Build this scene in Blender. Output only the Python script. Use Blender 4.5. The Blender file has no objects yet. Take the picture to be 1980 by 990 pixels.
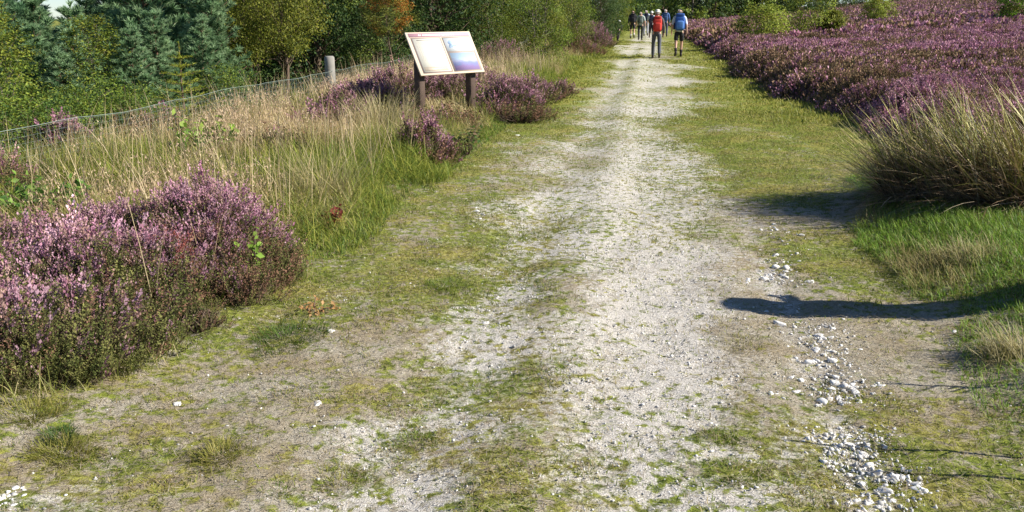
import bpy, math, random
import numpy as np
from mathutils import Vector, Matrix

rng = np.random.default_rng(7)
random.seed(7)
R = math.radians
scn = bpy.context.scene
COL = scn.collection

# ------------------------------------------------------------------ camera
F_PX, EYE, PITCH = 1750.0, 1.6, R(15.03)
cam_d = bpy.data.cameras.new('camera')
cam_d.sensor_width = 36.0
cam_d.lens = 36.0 * F_PX / 1980.0
cam_d.clip_start, cam_d.clip_end = 0.05, 2000
cam = bpy.data.objects.new('camera', cam_d)
COL.objects.link(cam)
cam.location = (0, 0, EYE)
cam.rotation_euler = (math.pi / 2 - PITCH, 0, 0)
scn.camera = cam

# ------------------------------------------------------------------ noise
def _hash(ix, iy, seed):
    h = (ix.astype(np.int64) * 374761393 + iy.astype(np.int64) * 668265263 + seed * 1442695041) & 0xFFFFFFFF
    h = ((h ^ (h >> 13)) * 1274126177) & 0xFFFFFFFF
    h = (h ^ (h >> 16)) & 0xFFFFFFFF
    return h.astype(np.float64) / 4294967295.0

def vnoise(x, y, seed=0):
    x = np.asarray(x, float); y = np.asarray(y, float)
    ix = np.floor(x); iy = np.floor(y)
    fx = x - ix; fy = y - iy
    fx = fx * fx * (3 - 2 * fx); fy = fy * fy * (3 - 2 * fy)
    a = _hash(ix, iy, seed); b = _hash(ix + 1, iy, seed)
    c = _hash(ix, iy + 1, seed); d = _hash(ix + 1, iy + 1, seed)
    return (a * (1 - fx) + b * fx) * (1 - fy) + (c * (1 - fx) + d * fx) * fy

def fbm(x, y, octs=4, seed=0):
    s = 0; a = 1.0; t = 0
    for o in range(octs):
        s = s + a * vnoise(np.asarray(x) * 2 ** o + 17.3 * o, np.asarray(y) * 2 ** o - 9.1 * o, seed + o)
        t += a; a *= 0.55
    return s / t

def sstep(a, b, x):
    t = np.clip((np.asarray(x, float) - a) / (b - a), 0, 1)
    return t * t * (3 - 2 * t)

def lerp(a, b, t): return a + (b - a) * t

# ------------------------------------------------------------------ the lie of the land
SU, CU = math.sin(R(8.5)), math.cos(R(8.5))          # the track heads a little right of the view
def UV(x, y):                                        # u: metres right of the track's middle, v: metres along it
    return x * CU - y * SU, x * SU + y * CU
def XY(u, v):
    return u * CU + v * SU, -u * SU + v * CU

def H(x, y):
    x = np.asarray(x, float); y = np.asarray(y, float)
    u, v = UV(x, y)
    z = 0.10 * sstep(-1.9, -3.0, u) * (1 - 0.4 * sstep(20, 40, v))
    z = z - 2.5 * sstep(-5.6, -12.5, u) * (1 - 0.55 * sstep(18, 45, v))
    z = z + 0.17 * sstep(1.45, 2.3, u) * sstep(9.0, 6.5, v)
    z = z + 0.07 * np.clip(u - 6, 0, 110) * sstep(-5, 10, v)
    z = z + (fbm(x * 0.35, y * 0.35, 3, 3) - 0.5) * 0.10 * sstep(2.0, 3.5, np.abs(u))
    z = z + (fbm(x * 1.3, y * 1.3, 3, 5) - 0.5) * 0.05
    z = z - 0.02 * np.exp(-((u - 0.8) / 0.18) ** 2) - 0.028 * np.exp(-((u + 0.85) / 0.28) ** 2) - 0.02 * np.exp(-((u - 0.1) / 0.4) ** 2) + .015 * np.exp(-((u + .4) / .2) ** 2)
    return z
def h1(x, y): return float(H(np.array([x]), np.array([y]))[0])

def P(px, py, lift=0.0):
    """World point on the terrain (plus lift) where the photograph's pixel looks."""
    dx = (px - 990) / F_PX; dy = -(py - 495) / F_PX
    c, s = math.cos(PITCH), math.sin(PITCH)
    d = np.array([dx, c + dy * s, dy * c - s])
    t = np.concatenate([np.arange(1.5, 20, .02), np.arange(20, 260, .15)])
    z = EYE + d[2] * t - H(d[0] * t, d[1] * t) - lift
    i = np.argmax(z <= 0) if (z <= 0).any() else len(t) - 1
    return Vector((d[0] * t[i], d[1] * t[i], EYE + d[2] * t[i] - lift))
def AT(px, depth):
    """Ground point at a given depth in the direction of a pixel column."""
    x = (px - 990) / F_PX * depth
    y = depth
    return Vector((x, y, h1(x, y)))

# ------------------------------------------------------------------ materials
def newmat(name):
    m = bpy.data.materials.new(name); m.use_nodes = True
    nt = m.node_tree; nt.nodes.clear()
    return m, nt, nt.nodes, nt.links

def plain(name, col, rough=0.7, metal=0.0, noise=0.0, scale=20.0, spec=0.4, bump=0.0):
    m, nt, N, L = newmat(name)
    o = N.new('ShaderNodeOutputMaterial'); b = N.new('ShaderNodeBsdfPrincipled')
    b.inputs['Roughness'].default_value = rough; b.inputs['Metallic'].default_value = metal
    b.inputs['Specular IOR Level'].default_value = spec
    L.new(b.outputs[0], o.inputs[0])
    tc = N.new('ShaderNodeTexCoord'); n = N.new('ShaderNodeTexNoise')
    n.inputs['Scale'].default_value = scale; n.inputs['Detail'].default_value = 6
    L.new(tc.outputs['Object'], n.inputs['Vector'])
    mx = N.new('ShaderNodeMix'); mx.data_type = 'RGBA'
    mx.inputs[6].default_value = tuple(c * (1 - noise) for c in col) + (1,)
    mx.inputs[7].default_value = tuple(min(1, c * (1 + noise)) for c in col) + (1,)
    L.new(n.outputs['Fac'], mx.inputs[0]); L.new(mx.outputs[2], b.inputs['Base Color'])
    if bump:
        bp = N.new('ShaderNodeBump'); bp.inputs['Strength'].default_value = bump; bp.inputs['Distance'].default_value = 0.01
        L.new(n.outputs['Fac'], bp.inputs['Height']); L.new(bp.outputs[0], b.inputs['Normal'])
    return m

def leafy(name, trans=0.35, rough=0.6, spec=0.25):
    """Vertex-coloured plant tissue: some light passes through."""
    m, nt, N, L = newmat(name)
    o = N.new('ShaderNodeOutputMaterial'); b = N.new('ShaderNodeBsdfPrincipled'); t = N.new('ShaderNodeBsdfTranslucent')
    a = N.new('ShaderNodeAttribute'); a.attribute_name = 'Col'
    b.inputs['Roughness'].default_value = rough; b.inputs['Specular IOR Level'].default_value = spec
    L.new(a.outputs['Color'], b.inputs['Base Color']); L.new(a.outputs['Color'], t.inputs['Color'])
    mx = N.new('ShaderNodeMixShader'); mx.inputs[0].default_value = trans
    L.new(b.outputs[0], mx.inputs[1]); L.new(t.outputs[0], mx.inputs[2]); L.new(mx.outputs[0], o.inputs[0])
    return m

M = {}
M['leaf'] = leafy('leaf', 0.40)
M['grass'] = leafy('grass_blade', 0.35, 0.55)
M['heather'] = leafy('heather', 0.15, 0.85, 0.1)
M['stem'] = leafy('rush_stem', 0.08, 0.5)
M['stone'] = leafy('stone', 0.0, 0.9, 0.15)
M['bark'] = plain('bark', (0.11, 0.075, 0.05), 0.9, noise=0.5, scale=14, bump=0.6)
M['bark_red'] = plain('pine_bark', (0.13, 0.075, 0.045), 0.9, noise=0.5, scale=14, bump=0.6)
M['bark_pale'] = plain('birch_bark', (0.16, 0.13, 0.10), 0.85, noise=0.6, scale=9, bump=0.3)
M['post'] = plain('weathered_post', (0.24, 0.225, 0.195), 0.9, noise=0.35, scale=9, bump=0.5)
M['signwood'] = plain('stained_wood', (0.085, 0.055, 0.04), 0.75, noise=0.35, scale=12, bump=0.3)
M['wire'] = plain('galvanised_wire', (0.24, 0.30, 0.26), 0.6, 0.2, noise=0.15)

def ground_material():
    m, nt, N, L = newmat('chalky_turf')
    o = N.new('ShaderNodeOutputMaterial'); b = N.new('ShaderNodeBsdfPrincipled')
    b.inputs['Roughness'].default_value = 0.95; b.inputs['Specular IOR Level'].default_value = 0.1
    L.new(b.outputs[0], o.inputs[0])
    tc = N.new('ShaderNodeTexCoord')
    def attr(n):
        a = N.new('ShaderNodeAttribute'); a.attribute_name = n; return a.outputs['Fac']
    def noise(scale, det=5, rough=0.6, dist=0.0, vec=None):
        n = N.new('ShaderNodeTexNoise'); n.inputs['Scale'].default_value = scale
        n.inputs['Detail'].default_value = det; n.inputs['Roughness'].default_value = rough; n.inputs['Distortion'].default_value = dist
        L.new(vec or tc.outputs['Object'], n.inputs['Vector']); return n.outputs['Fac']
    def ramp(f, a, bb):
        r = N.new('ShaderNodeMapRange'); r.inputs[1].default_value = a; r.inputs[2].default_value = bb
        r.interpolation_type = 'SMOOTHSTEP'; L.new(f, r.inputs[0]); return r.outputs[0]
    def mixc(f, a, bb):
        x = N.new('ShaderNodeMix'); x.data_type = 'RGBA'; L.new(f, x.inputs[0])
        for i, c in ((6, a), (7, bb)):
            if isinstance(c, tuple): x.inputs[i].default_value = c + (1,)
            else: L.new(c, x.inputs[i])
        return x.outputs[2]
    def math_(op, a, bb, c=None):
        x = N.new('ShaderNodeMath'); x.operation = op
        for i, q in enumerate((a, bb, c)):
            if q is None: continue
            if isinstance(q, (int, float)): x.inputs[i].default_value = q
            else: L.new(q, x.inputs[i])
        return x.outputs[0]
    # streaky coordinates for matted dead stems
    mp = N.new('ShaderNodeMapping'); mp.inputs['Rotation'].default_value = (0, 0, 0.5); mp.inputs['Scale'].default_value = (1, 3.2, 1)
    L.new(tc.outputs['Object'], mp.inputs['Vector'])
    mp2 = N.new('ShaderNodeMapping'); mp2.inputs['Rotation'].default_value = (0, 0, -0.9); mp2.inputs['Scale'].default_value = (1, 3.6, 1)
    L.new(tc.outputs['Object'], mp2.inputs['Vector'])
    n_f = noise(55, 4, 0.7, 0.6, mp.outputs[0]); n_f2 = noise(70, 4, 0.7, 0.8, mp2.outputs[0])
    n_m = noise(9, 6, 0.65); n_g = noise(130, 3, 0.7); n_b = noise(2.2, 5, 0.6); n_p = noise(28, 5, 0.7, 0.3)
    lit = math_('MULTIPLY', n_f, n_f2)
    litter = mixc(ramp(lit, 0.12, 0.36), (0.18, 0.15, 0.10), (0.58, 0.525, 0.415))
    litter = mixc(ramp(n_b, 0.35, 0.7), litter, mixc(ramp(n_f2, 0.3, 0.7), (0.17, 0.125, 0.07), (0.46, 0.38, 0.25)))
    grit = mixc(ramp(n_g, 0.33, 0.66), (0.37, 0.335, 0.28), (0.76, 0.71, 0.63))
    grit = mixc(ramp(n_p, 0.42, 0.30), grit, (0.27, 0.23, 0.17))
    moss = mixc(ramp(n_p, 0.35, 0.68), mixc(ramp(n_b, .4, .65), (0.085, 0.115, 0.020), (0.15, 0.13, 0.03)), mixc(ramp(n_b, .4, .65), (0.28, 0.32, 0.05), (0.43, 0.39, 0.10)))
    wsel = math_('ADD', attr('white'), math_('MULTIPLY', math_('SUBTRACT', n_p, 0.5), 2.2))
    wsel = math_('ADD', wsel, math_('MULTIPLY', math_('SUBTRACT', n_f2, 0.5), 1.1))
    wsel = math_('ADD', wsel, math_('MULTIPLY', math_('SUBTRACT', n_m, 0.5), 0.9))
    gsel = math_('ADD', attr('green'), math_('MULTIPLY', math_('SUBTRACT', n_m, 0.5), 1.6))
    gsel = math_('ADD', gsel, math_('MULTIPLY', math_('SUBTRACT', n_f, 0.5), 0.9))
    n_q = noise(16, 4, 0.6, 0.2)
    gsel = math_('ADD', gsel, math_('MULTIPLY', math_('SUBTRACT', n_q, 0.5), 1.5))
    col = mixc(ramp(gsel, 0.40, 0.66), litter, moss)
    col = mixc(ramp(wsel, 0.26, 0.92), col, grit)
    fleck = math_('ADD', math_('MULTIPLY', math_('SUBTRACT', n_q, 0.5), 3.0), math_('MULTIPLY', math_('SUBTRACT', attr('green'), .5), 0.5))
    fleck = math_('ADD', fleck, math_('MULTIPLY', math_('SUBTRACT', n_f2, 0.5), 1.2))
    col = mixc(ramp(fleck, 0.06, 0.40), col, moss)
    L.new(col, b.inputs['Base Color'])
    hgt = math_('ADD', math_('MULTIPLY', n_f, 0.6), math_('ADD', math_('MULTIPLY', n_g, 0.5), math_('MULTIPLY', n_p, 0.9)))
    bp = N.new('ShaderNodeBump'); bp.inputs['Strength'].default_value = 0.9; bp.inputs['Distance'].default_value = 0.018
    L.new(hgt, bp.inputs['Height']); L.new(bp.outputs[0], b.inputs['Normal'])
    return m
M['ground'] = ground_material()

# ------------------------------------------------------------------ mesh helpers
def tag(o, label=None, cat=None, group=None, kind=None):
    if label: o['label'] = label
    if cat: o['category'] = cat
    if group: o['group'] = group
    if kind: o['kind'] = kind
    return o

def empty(name, loc, rz=0.0):
    o = bpy.data.objects.new(name, None); COL.objects.link(o)
    o.location = loc; o.rotation_euler = (0, 0, rz); o.empty_display_size = 0.2
    return o

def mesh_from(name, V, faces, mat, col=None, smooth=False, extra=None):
    """faces: list of (M,k) index arrays."""
    me = bpy.data.meshes.new(name)
    V = np.ascontiguousarray(V, np.float32)
    faces = [np.asarray(f, np.int32) for f in faces if len(f)]
    li = np.concatenate([f.ravel() for f in faces])
    tot = np.concatenate([np.full(len(f), f.shape[1], np.int32) for f in faces])
    st = np.concatenate([[0], np.cumsum(tot)[:-1]]).astype(np.int32)
    me.vertices.add(len(V)); me.vertices.foreach_set('co', V.ravel())
    me.loops.add(len(li)); me.loops.foreach_set('vertex_index', li)
    me.polygons.add(len(tot)); me.polygons.foreach_set('loop_start', st)
    if smooth: me.polygons.foreach_set('use_smooth', np.ones(len(tot), bool))
    if col is not None:
        a = me.color_attributes.new('Col', 'FLOAT_COLOR', 'POINT')
        c = np.ones((len(V), 4), np.float32); c[:, :3] = np.clip(col, 0, 1)
        a.data.foreach_set('color', c.ravel())
    for k, val in (extra or {}).items():
        a = me.attributes.new(k, 'FLOAT', 'POINT'); a.data.foreach_set('value', np.asarray(val, np.float32))
    me.materials.append(mat)
    me.update(calc_edges=True); me.validate()
    return me

def link(name, me, parent=None):
    o = bpy.data.objects.new(name, me); COL.objects.link(o)
    if parent: o.parent = parent
    return o

class MB:
    """Collects vertices, faces and colours."""
    def __init__(s): s.V = []; s.F = []; s.C = []; s.n = 0
    def add(s, V, F, C=None):
        V = np.asarray(V, float).reshape(-1, 3)
        for f in (F if isinstance(F, list) else [F]):
            s.F.append(np.asarray(f, np.int64) + s.n)
        s.V.append(V); s.n += len(V)
        C = np.array((0.5, 0.5, 0.5)) if C is None else np.asarray(C, float)
        s.C.append(np.broadcast_to(C, (len(V), 3)))
    def mesh(s, name, mat, smooth=False, col=True):
        by = {}
        for f in s.F: by.setdefault(f.shape[1], []).append(f)
        return mesh_from(name, np.concatenate(s.V), [np.concatenate(v) for v in by.values()], mat,
                         np.concatenate(s.C) if col else None, smooth)
    def build(s, name, mat, parent=None, smooth=False):
        return link(name, s.mesh(name, mat, smooth), parent)

BOXF = np.array([[0, 3, 2, 1], [4, 5, 6, 7], [0, 1, 5, 4], [1, 2, 6, 5], [2, 3, 7, 6], [3, 0, 4, 7]])
def box(mb, lo, hi, C=None, T=None, ch=0.0):
    """Box with chamfered vertical and horizontal edges when ch > 0."""
    lo = np.array(lo, float); hi = np.array(hi, float)
    if ch <= 0:
        x0, y0, z0 = lo; x1, y1, z1 = hi
        V = np.array([[x0, y0, z0], [x1, y0, z0], [x1, y1, z0], [x0, y1, z0], [x0, y0, z1], [x1, y0, z1], [x1, y1, z1], [x0, y1, z1]])
        F = [BOXF]
    else:
        def ring(i, z):
            x0, y0 = lo[:2] + i; x1, y1 = hi[:2] - i; c = ch
            return [[x0 + c, y0, z], [x1 - c, y0, z], [x1, y0 + c, z], [x1, y1 - c, z], [x1 - c, y1, z], [x0 + c, y1, z], [x0, y1 - c, z], [x0, y0 + c, z]]
        V = np.array(ring(ch, lo[2]) + ring(0, lo[2] + ch) + ring(0, hi[2] - ch) + ring(ch, hi[2]))
        q = [[8 * r + i, 8 * r + (i + 1) % 8, 8 * r + 8 + (i + 1) % 8, 8 * r + 8 + i] for r in range(3) for i in range(8)]
        F = [np.array(q), np.array([[7, 6, 5, 4, 3, 2, 1, 0], [24, 25, 26, 27, 28, 29, 30, 31]])]
    if T is not None: V = (np.array(T.to_3x3()) @ V.T).T + np.array(T.translation)
    mb.add(V, F, C)

def tube(mb, pts, rad, k=6, C=None, cap=True):
    pts = np.asarray(pts, float); n = len(pts)
    rad = np.broadcast_to(np.asarray(rad, float), (n,))
    t = np.gradient(pts, axis=0); t /= np.linalg.norm(t, axis=1)[:, None] + 1e-9
    ref = np.array([0.0, 0, 1]) if abs(t[:, 2]).mean() < 0.8 else np.array([1.0, 0, 0])
    a = np.cross(t, ref); a /= np.linalg.norm(a, axis=1)[:, None] + 1e-9
    b = np.cross(t, a)
    th = np.arange(k) * 2 * math.pi / k
    V = pts[:, None] + rad[:, None, None] * (np.cos(th)[None, :, None] * a[:, None] + np.sin(th)[None, :, None] * b[:, None])
    F = [[i * k + j, i * k + (j + 1) % k, (i + 1) * k + (j + 1) % k, (i + 1) * k + j] for i in range(n - 1) for j in range(k)]
    fs = [np.array(F)]
    if cap: fs.append(np.array([list(range(k))[::-1], list(range((n - 1) * k, n * k))]))
    mb.add(V.reshape(-1, 3), fs, C)

def rotz(a):
    c, s = np.cos(a), np.sin(a); o = np.zeros_like(c); i = np.ones_like(c)
    return np.stack([np.stack([c, -s, o], -1), np.stack([s, c, o], -1), np.stack([o, o, i], -1)], -2)

def frames(d, roll):
    """Rotation matrices that send +z to d (N,3) with a roll about it."""
    d = d / (np.linalg.norm(d, axis=1)[:, None] + 1e-9)
    ref = np.where(np.abs(d[:, 2:3]) < 0.95, np.array([[0, 0, 1.0]]), np.array([[1.0, 0, 0]]))
    x = np.cross(ref, d); x /= np.linalg.norm(x, axis=1)[:, None] + 1e-9
    y = np.cross(d, x)
    return np.stack([x, y, d], -1) @ rotz(roll)

def scatter(mb, TV, TF, pos, rot, scale, TC, tintA=None):
    """Copies of a small template into one mesh. TC: (V,3) or (N,V,3) colours; tintA multiplies per copy."""
    N = len(pos); nv = len(TV)
    sc = np.asarray(scale, float)
    if sc.ndim == 1: sc = sc[:, None]
    V = np.einsum('nij,nvj->nvi', rot, TV[None] * np.broadcast_to(sc, (N, sc.shape[1]))[:, None, :]) + pos[:, None]
    C = np.broadcast_to(TC if TC.ndim == 3 else TC[None], (N, nv, 3))
    if tintA is not None: C = C * tintA[:, None, :]
    off = (np.arange(N) * nv)[:, None, None]
    F = [(np.asarray(f)[None] + off).reshape(-1, np.asarray(f).shape[1]) for f in TF]
    mb.add(V.reshape(-1, 3), F, C.reshape(-1, 3))

def blades(mb, base, az, length, lean, curl, width, cb, ct, seg=3, fold=None):
    """Curved tapering blades. lean: start angle from the vertical, curl: added angle along the blade."""
    N = len(base); t = np.linspace(0, 1, seg + 1)
    th = lean[:, None] + curl[:, None] * (t[None, :-1] + 0.5 / seg)
    ds = (length / seg)[:, None]
    hx = np.concatenate([np.zeros((N, 1)), np.cumsum(np.sin(th) * ds, 1)], 1)
    hz = np.concatenate([np.zeros((N, 1)), np.cumsum(np.cos(th) * ds, 1)], 1)
    d = np.stack([np.cos(az), np.sin(az), np.zeros(N)], -1)
    tw = az + math.pi / 2 + (rng.random(N) - 0.5) * 1.6
    wd = np.stack([np.cos(tw), np.sin(tw), np.zeros(N)], -1)
    ctr = base[:, None] + hx[..., None] * d[:, None] + hz[..., None] * np.array([0, 0, 1.0])
    w = width[:, None] * np.sqrt(np.clip(1 - t[None], 0, 1)) * 0.5
    Lf = ctr[:, :-1] - w[:, :-1, None] * wd[:, None]; Rt = ctr[:, :-1] + w[:, :-1, None] * wd[:, None]
    V = np.concatenate([np.stack([Lf, Rt], 2).reshape(N, -1, 3), ctr[:, -1:]], 1)
    nv = 2 * seg + 1
    tc = np.concatenate([np.repeat(t[:-1], 2), [1.0]])
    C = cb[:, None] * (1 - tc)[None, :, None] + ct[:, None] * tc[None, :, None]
    off = (np.arange(N) * nv)[:, None]
    q = [[2 * i, 2 * i + 1, 2 * i + 3, 2 * i + 2] for i in range(seg - 1)]
    F = []
    if q: F.append((np.array(q)[None] + off[..., None]).reshape(-1, 4))
    F.append((np.array([[2 * seg - 2, 2 * seg - 1, 2 * seg]])[None] + off[..., None]).reshape(-1, 3))
    mb.add(V.reshape(-1, 3), F, C.reshape(-1, 3))

def pick(cols, n, jit=0.18):
    cols = np.array(cols, float)
    w = rng.random(n) ** 0.9 * (len(cols) - 1)
    i = np.floor(w).astype(int).clip(0, len(cols) - 2); f = (w - i)[:, None]
    c = cols[i] * (1 - f) + cols[i + 1] * f
    return c * (1 + (rng.random((n, 1)) - 0.5) * 2 * jit)

# ------------------------------------------------------------------ ground and track
def white_field(x, y):
    u, v = UV(x, y)
    w = 0.44 * np.exp(-((u - 0.02 + 0.12 * (fbm(v * 0.4, v * 0, 2, 60) - 0.5)) / 0.50) ** 2)
    w = np.maximum(w, 0.34 * np.exp(-((u + 0.82) / 0.33) ** 2))
    w = np.maximum(w, 0.40 * np.exp(-((u - 0.80) / 0.12) ** 2) * sstep(9, 7, v))
    w = w + 0.27 * np.exp(-((u + 0.25) / 1.15) ** 2) + 0.12 * np.exp(-((u + .2) / 1.7) ** 2) - 0.05
    w = w + (fbm(x * 1.1, y * 0.8, 3, 11) - 0.5) * 1.0 + (fbm(x * 4, y * 3, 3, 12) - 0.5) * 0.9
    w = w + 0.22 * sstep(5, 8, v) * np.exp(-((u) / 0.8) ** 2) * sstep(40, 20, v)
    for px, py, rx, ry, a in WHITE_SPOTS:
        c = P(px, py)
        w = w + a * np.exp(-(((x - c.x) / rx) ** 2 + ((y - c.y) / ry) ** 2))
    return w
def green_field(x, y):
    u, v = UV(x, y)
    g = 0.46 + 0.24 * sstep(0.7, 2.2, np.abs(u + 0.1)) + (fbm(x * 0.9, y * 0.7, 3, 21) - 0.5) * 1.2
    g = g + 0.22 * sstep(7, 12, v) + 0.25 * sstep(1.8, 2.6, u) + 0.18 * sstep(-1.5, -2.2, u) * sstep(5, 7, v)
    g = g - 0.06 * sstep(-1.0, -1.6, u) * sstep(4.6, 3.6, v)
    return g
WHITE_SPOTS = [(1300, 205, .5, 1.0, .6), (1215, 195, .25, .7, .5), (1310, 130, 1.0, 2.5, .7), (1200, 95, .8, 5, .7), (1400, 262, .3, .4, .3),
               (1280, 320, .5, 1.0, .5), (930, 690, .25, .22, .55), (880, 840, .22, .16, .55), (740, 850, .2, .10, .5), (800, 950, .22, .16, .6),
               (1000, 575, .16, .2, .5), (10, 965, .14, .10, .8), (1240, 640, .35, .5, .35), (1220, 780, .3, .3, .3), (1100, 470, .5, .35, .4),
               (1370, 97, 1.0, 3, .6), (1180, 240, .35, .7, .5), (1310, 160, .8, 2.0, .5),
               (865, 555, .25, .25, -.6), (805, 855, .14, .09, -.9), (1395, 845, .11, .06, -.9), (1450, 660, .25, .22, -.5), (1420, 915, .2, .08, -.7),
               (665, 930, .15, .06, -.6), (1330, 455, .18, .18, -.6), (1060, 515, .15, .15, -.6), (1100, 590, .3, .15, -.5), (950, 680, .16, .06, -.6),
               (1300, 240, 1.3, .7, -.7), (1270, 112, 1.5, 2.0, -.5)]

def axis(fine0, fine1, step, lo, hi, g=1.03):
    a = list(np.arange(fine0, fine1, step)); s = step; x = fine1
    while x < hi: a.append(x); s *= g; x += s
    a.append(hi); s = step; x = fine0; b = []
    while x > lo: s *= g; x -= s; b.append(x)
    return np.array(b[::-1] + a)
gx = axis(-2.8, 2.8, 0.025, -330, 330); gy = axis(1.8, 7.0, 0.022, -12, 420, 1.028)
X, Y = np.meshgrid(gx, gy); Xf, Yf = X.ravel(), Y.ravel()
Z = H(Xf, Yf)
near = (Yf > 1.5) & (Yf < 14) & (np.abs(Xf) < 8)
Z[near] += ((fbm(Xf[near] * 9, Yf[near] * 9, 3, 31) - 0.5) * 0.022 * sstep(14, 8, Yf[near]))
WF, GF = white_field(Xf, Yf), green_field(Xf, Yf)
Uf, Vf = UV(Xf, Yf)
WF = WF - 3 * sstep(1.9, 2.6, np.abs(Uf + 0.05))
ny, nx = X.shape
idx = np.arange(ny * nx).reshape(ny, nx)
Q = np.stack([idx[:-1, :-1], idx[:-1, 1:], idx[1:, 1:], idx[1:, :-1]], -1).reshape(-1, 4)
uc = Uf[Q].mean(1); vc = Vf[Q].mean(1)
on = np.abs(uc - 0.05 + 0.3 * (fbm(vc * 0.6, uc * 0, 2, 71) - 0.5)) < 1.75
on &= (vc > -10) & (vc < 150)
def sub(sel, name):
    q = Q[sel]; used, inv = np.unique(q.ravel(), return_inverse=True)
    me = mesh_from(name, np.stack([Xf, Yf, Z], -1)[used], [inv.reshape(-1, 4)], M['ground'], None, True,
                   {'white': WF[used], 'green': GF[used]})
    return tag(link(name, me), kind='structure')
tag(sub(~on, 'ground'), 'grassy ground of the heath either side of the track', 'ground')
tag(sub(on, 'track'), 'pale chalky walking track worn through short turf', 'track')

def pts_in(n, u0, u1, v0, v1):
    u = rng.uniform(u0, u1, n); v = rng.uniform(v0, v1, n)
    x, y = XY(u, v); return x, y, u, v
def inview(x, y, m=0.9): return (np.abs(x) < 0.60 * y + max(m, .9)) & (y > 1.7)

ICO_V = None
def ico():
    g = (1 + 5 ** .5) / 2
    V = np.array([[-1, g, 0], [1, g, 0], [-1, -g, 0], [1, -g, 0], [0, -1, g], [0, 1, g], [0, -1, -g], [0, 1, -g], [g, 0, -1], [g, 0, 1], [-g, 0, -1], [-g, 0, 1]])
    V /= np.linalg.norm(V[0])
    F = np.array([[0, 11, 5], [0, 5, 1], [0, 1, 7], [0, 7, 10], [0, 10, 11], [1, 5, 9], [5, 11, 4], [11, 10, 2], [10, 7, 6], [7, 1, 8],
                  [3, 9, 4], [3, 4, 2], [3, 2, 6], [3, 6, 8], [3, 8, 9], [4, 9, 5], [2, 4, 11], [6, 2, 10], [8, 6, 7], [9, 8, 1]])
    return V, F
IV, IF = ico()

# gravel: grit too small and too many to count
mb = MB()
x, y, u, v = pts_in(190000, -2.6, 2.1, 2.0, 12)
w = white_field(x, y)
keep = (rng.random(len(x)) < (.02 + .22 * sstep(0.30, 0.85, w + 0.25 * (rng.random(len(x)) - .5))) * np.clip(5.0 / v, 0, 1)) & inview(x, y)
x, y, w = x[keep][:60000], y[keep][:60000], w[keep][:60000]
n = len(x)
for k in range(4):
    s = slice(k * n // 4, (k + 1) * n // 4); m_ = s.stop - s.start
    tv = IV * (1 + (rng.random((12, 1)) - .5) * 0.7)
    size = 0.0025 + 0.0055 * rng.random(m_) ** 4
    sc = size[:, None] * rng.uniform(0.6, 1.3, (m_, 3)) * np.array([1, 1, .7])
    pos = np.stack([x[s], y[s], H(x[s], y[s]) + 0.002], -1)
    g = rng.uniform(0.30, 0.72, (m_, 1)) * np.array([[1, .96, .89]])
    scatter(mb, tv, [IF], pos, rotz(rng.random(m_) * 6.28), sc, np.ones((12, 3)), g)
cx_, cy_, cs_ = [], [], []
for px, py, sx, sy, n in ((1515, 460, 30, 25, 60), (1505, 510, 30, 25, 80), (1500, 540, 50, 16, 160), (1590, 640, 45, 25, 200), (1605, 690, 45, 45, 300), (1615, 750, 80, 40, 420), (1630, 860, 75, 30, 260), (1690, 845, 40, 24, 120), (1660, 905, 75, 22, 180), (1720, 945, 80, 35, 260), (1690, 980, 80, 14, 120), (15, 965, 22, 20, 120)):
    n = int(n * .6); c0 = P(px, py); ex = sx / F_PX * c0.y * .6; ey = abs(P(px, py + sy).y - c0.y) * .6
    cx_.append(rng.normal(c0.x, ex, n)); cy_.append(rng.normal(c0.y, ey, n)); cs_.append(.003 + .009 * rng.random(n) ** 2)
cx_, cy_, cs_ = map(np.concatenate, (cx_, cy_, cs_)); n = len(cx_)
for k in range(5):
    s = np.arange(n) % 5 == k; m_ = s.sum(); tv = IV * (1 + (rng.random((12, 1)) - .5) * 0.9)
    scatter(mb, tv, [IF], np.stack([cx_[s], cy_[s], H(cx_[s], cy_[s]) + cs_[s] * .2], -1), frames(rng.normal(size=(m_, 3)) * .5 + [0, 0, 1], rng.random(m_) * 6.28), cs_[s][:, None] * rng.uniform(.6, 1.3, (m_, 3)) * [1, 1, .6], np.ones((12, 3)), rng.uniform(.4, .74, (m_, 1)) * np.array([[1, .97, .91]]))
o = mb.build('gravel', M['stone']); tag(o, 'fine pale chalk grit loose on the worn track', 'gravel', kind='stuff')

# dead stems matted flat on the track
mb = MB()
x, y, u, v = pts_in(150000, -3.6, 2.9, 2.0, 11)
keep = inview(x, y) & (rng.random(len(x)) < np.clip(4.2 / v, 0, 1) * (0.25 + 0.75 * sstep(.9, .3, white_field(x, y))))
x, y = x[keep], y[keep]; n = len(x)
base = np.stack([x, y, H(x, y) + 0.006 + 0.008 * rng.random(n)], -1)
c = pick([(0.20, .15, .09), (.42, .34, .22), (.58, .50, .36)], n)
blades(mb, base, rng.random(n) * 6.28, rng.uniform(.015, .065, n), rng.uniform(1.35, 1.6, n), rng.uniform(-.25, .25, n), rng.uniform(.0015, .0032, n), c * .85, c, 2)
o = mb.build('dead_grass_litter', M['grass']); tag(o, 'matted dead straw lying flat over the track', 'dead grass', kind='stuff')

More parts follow.
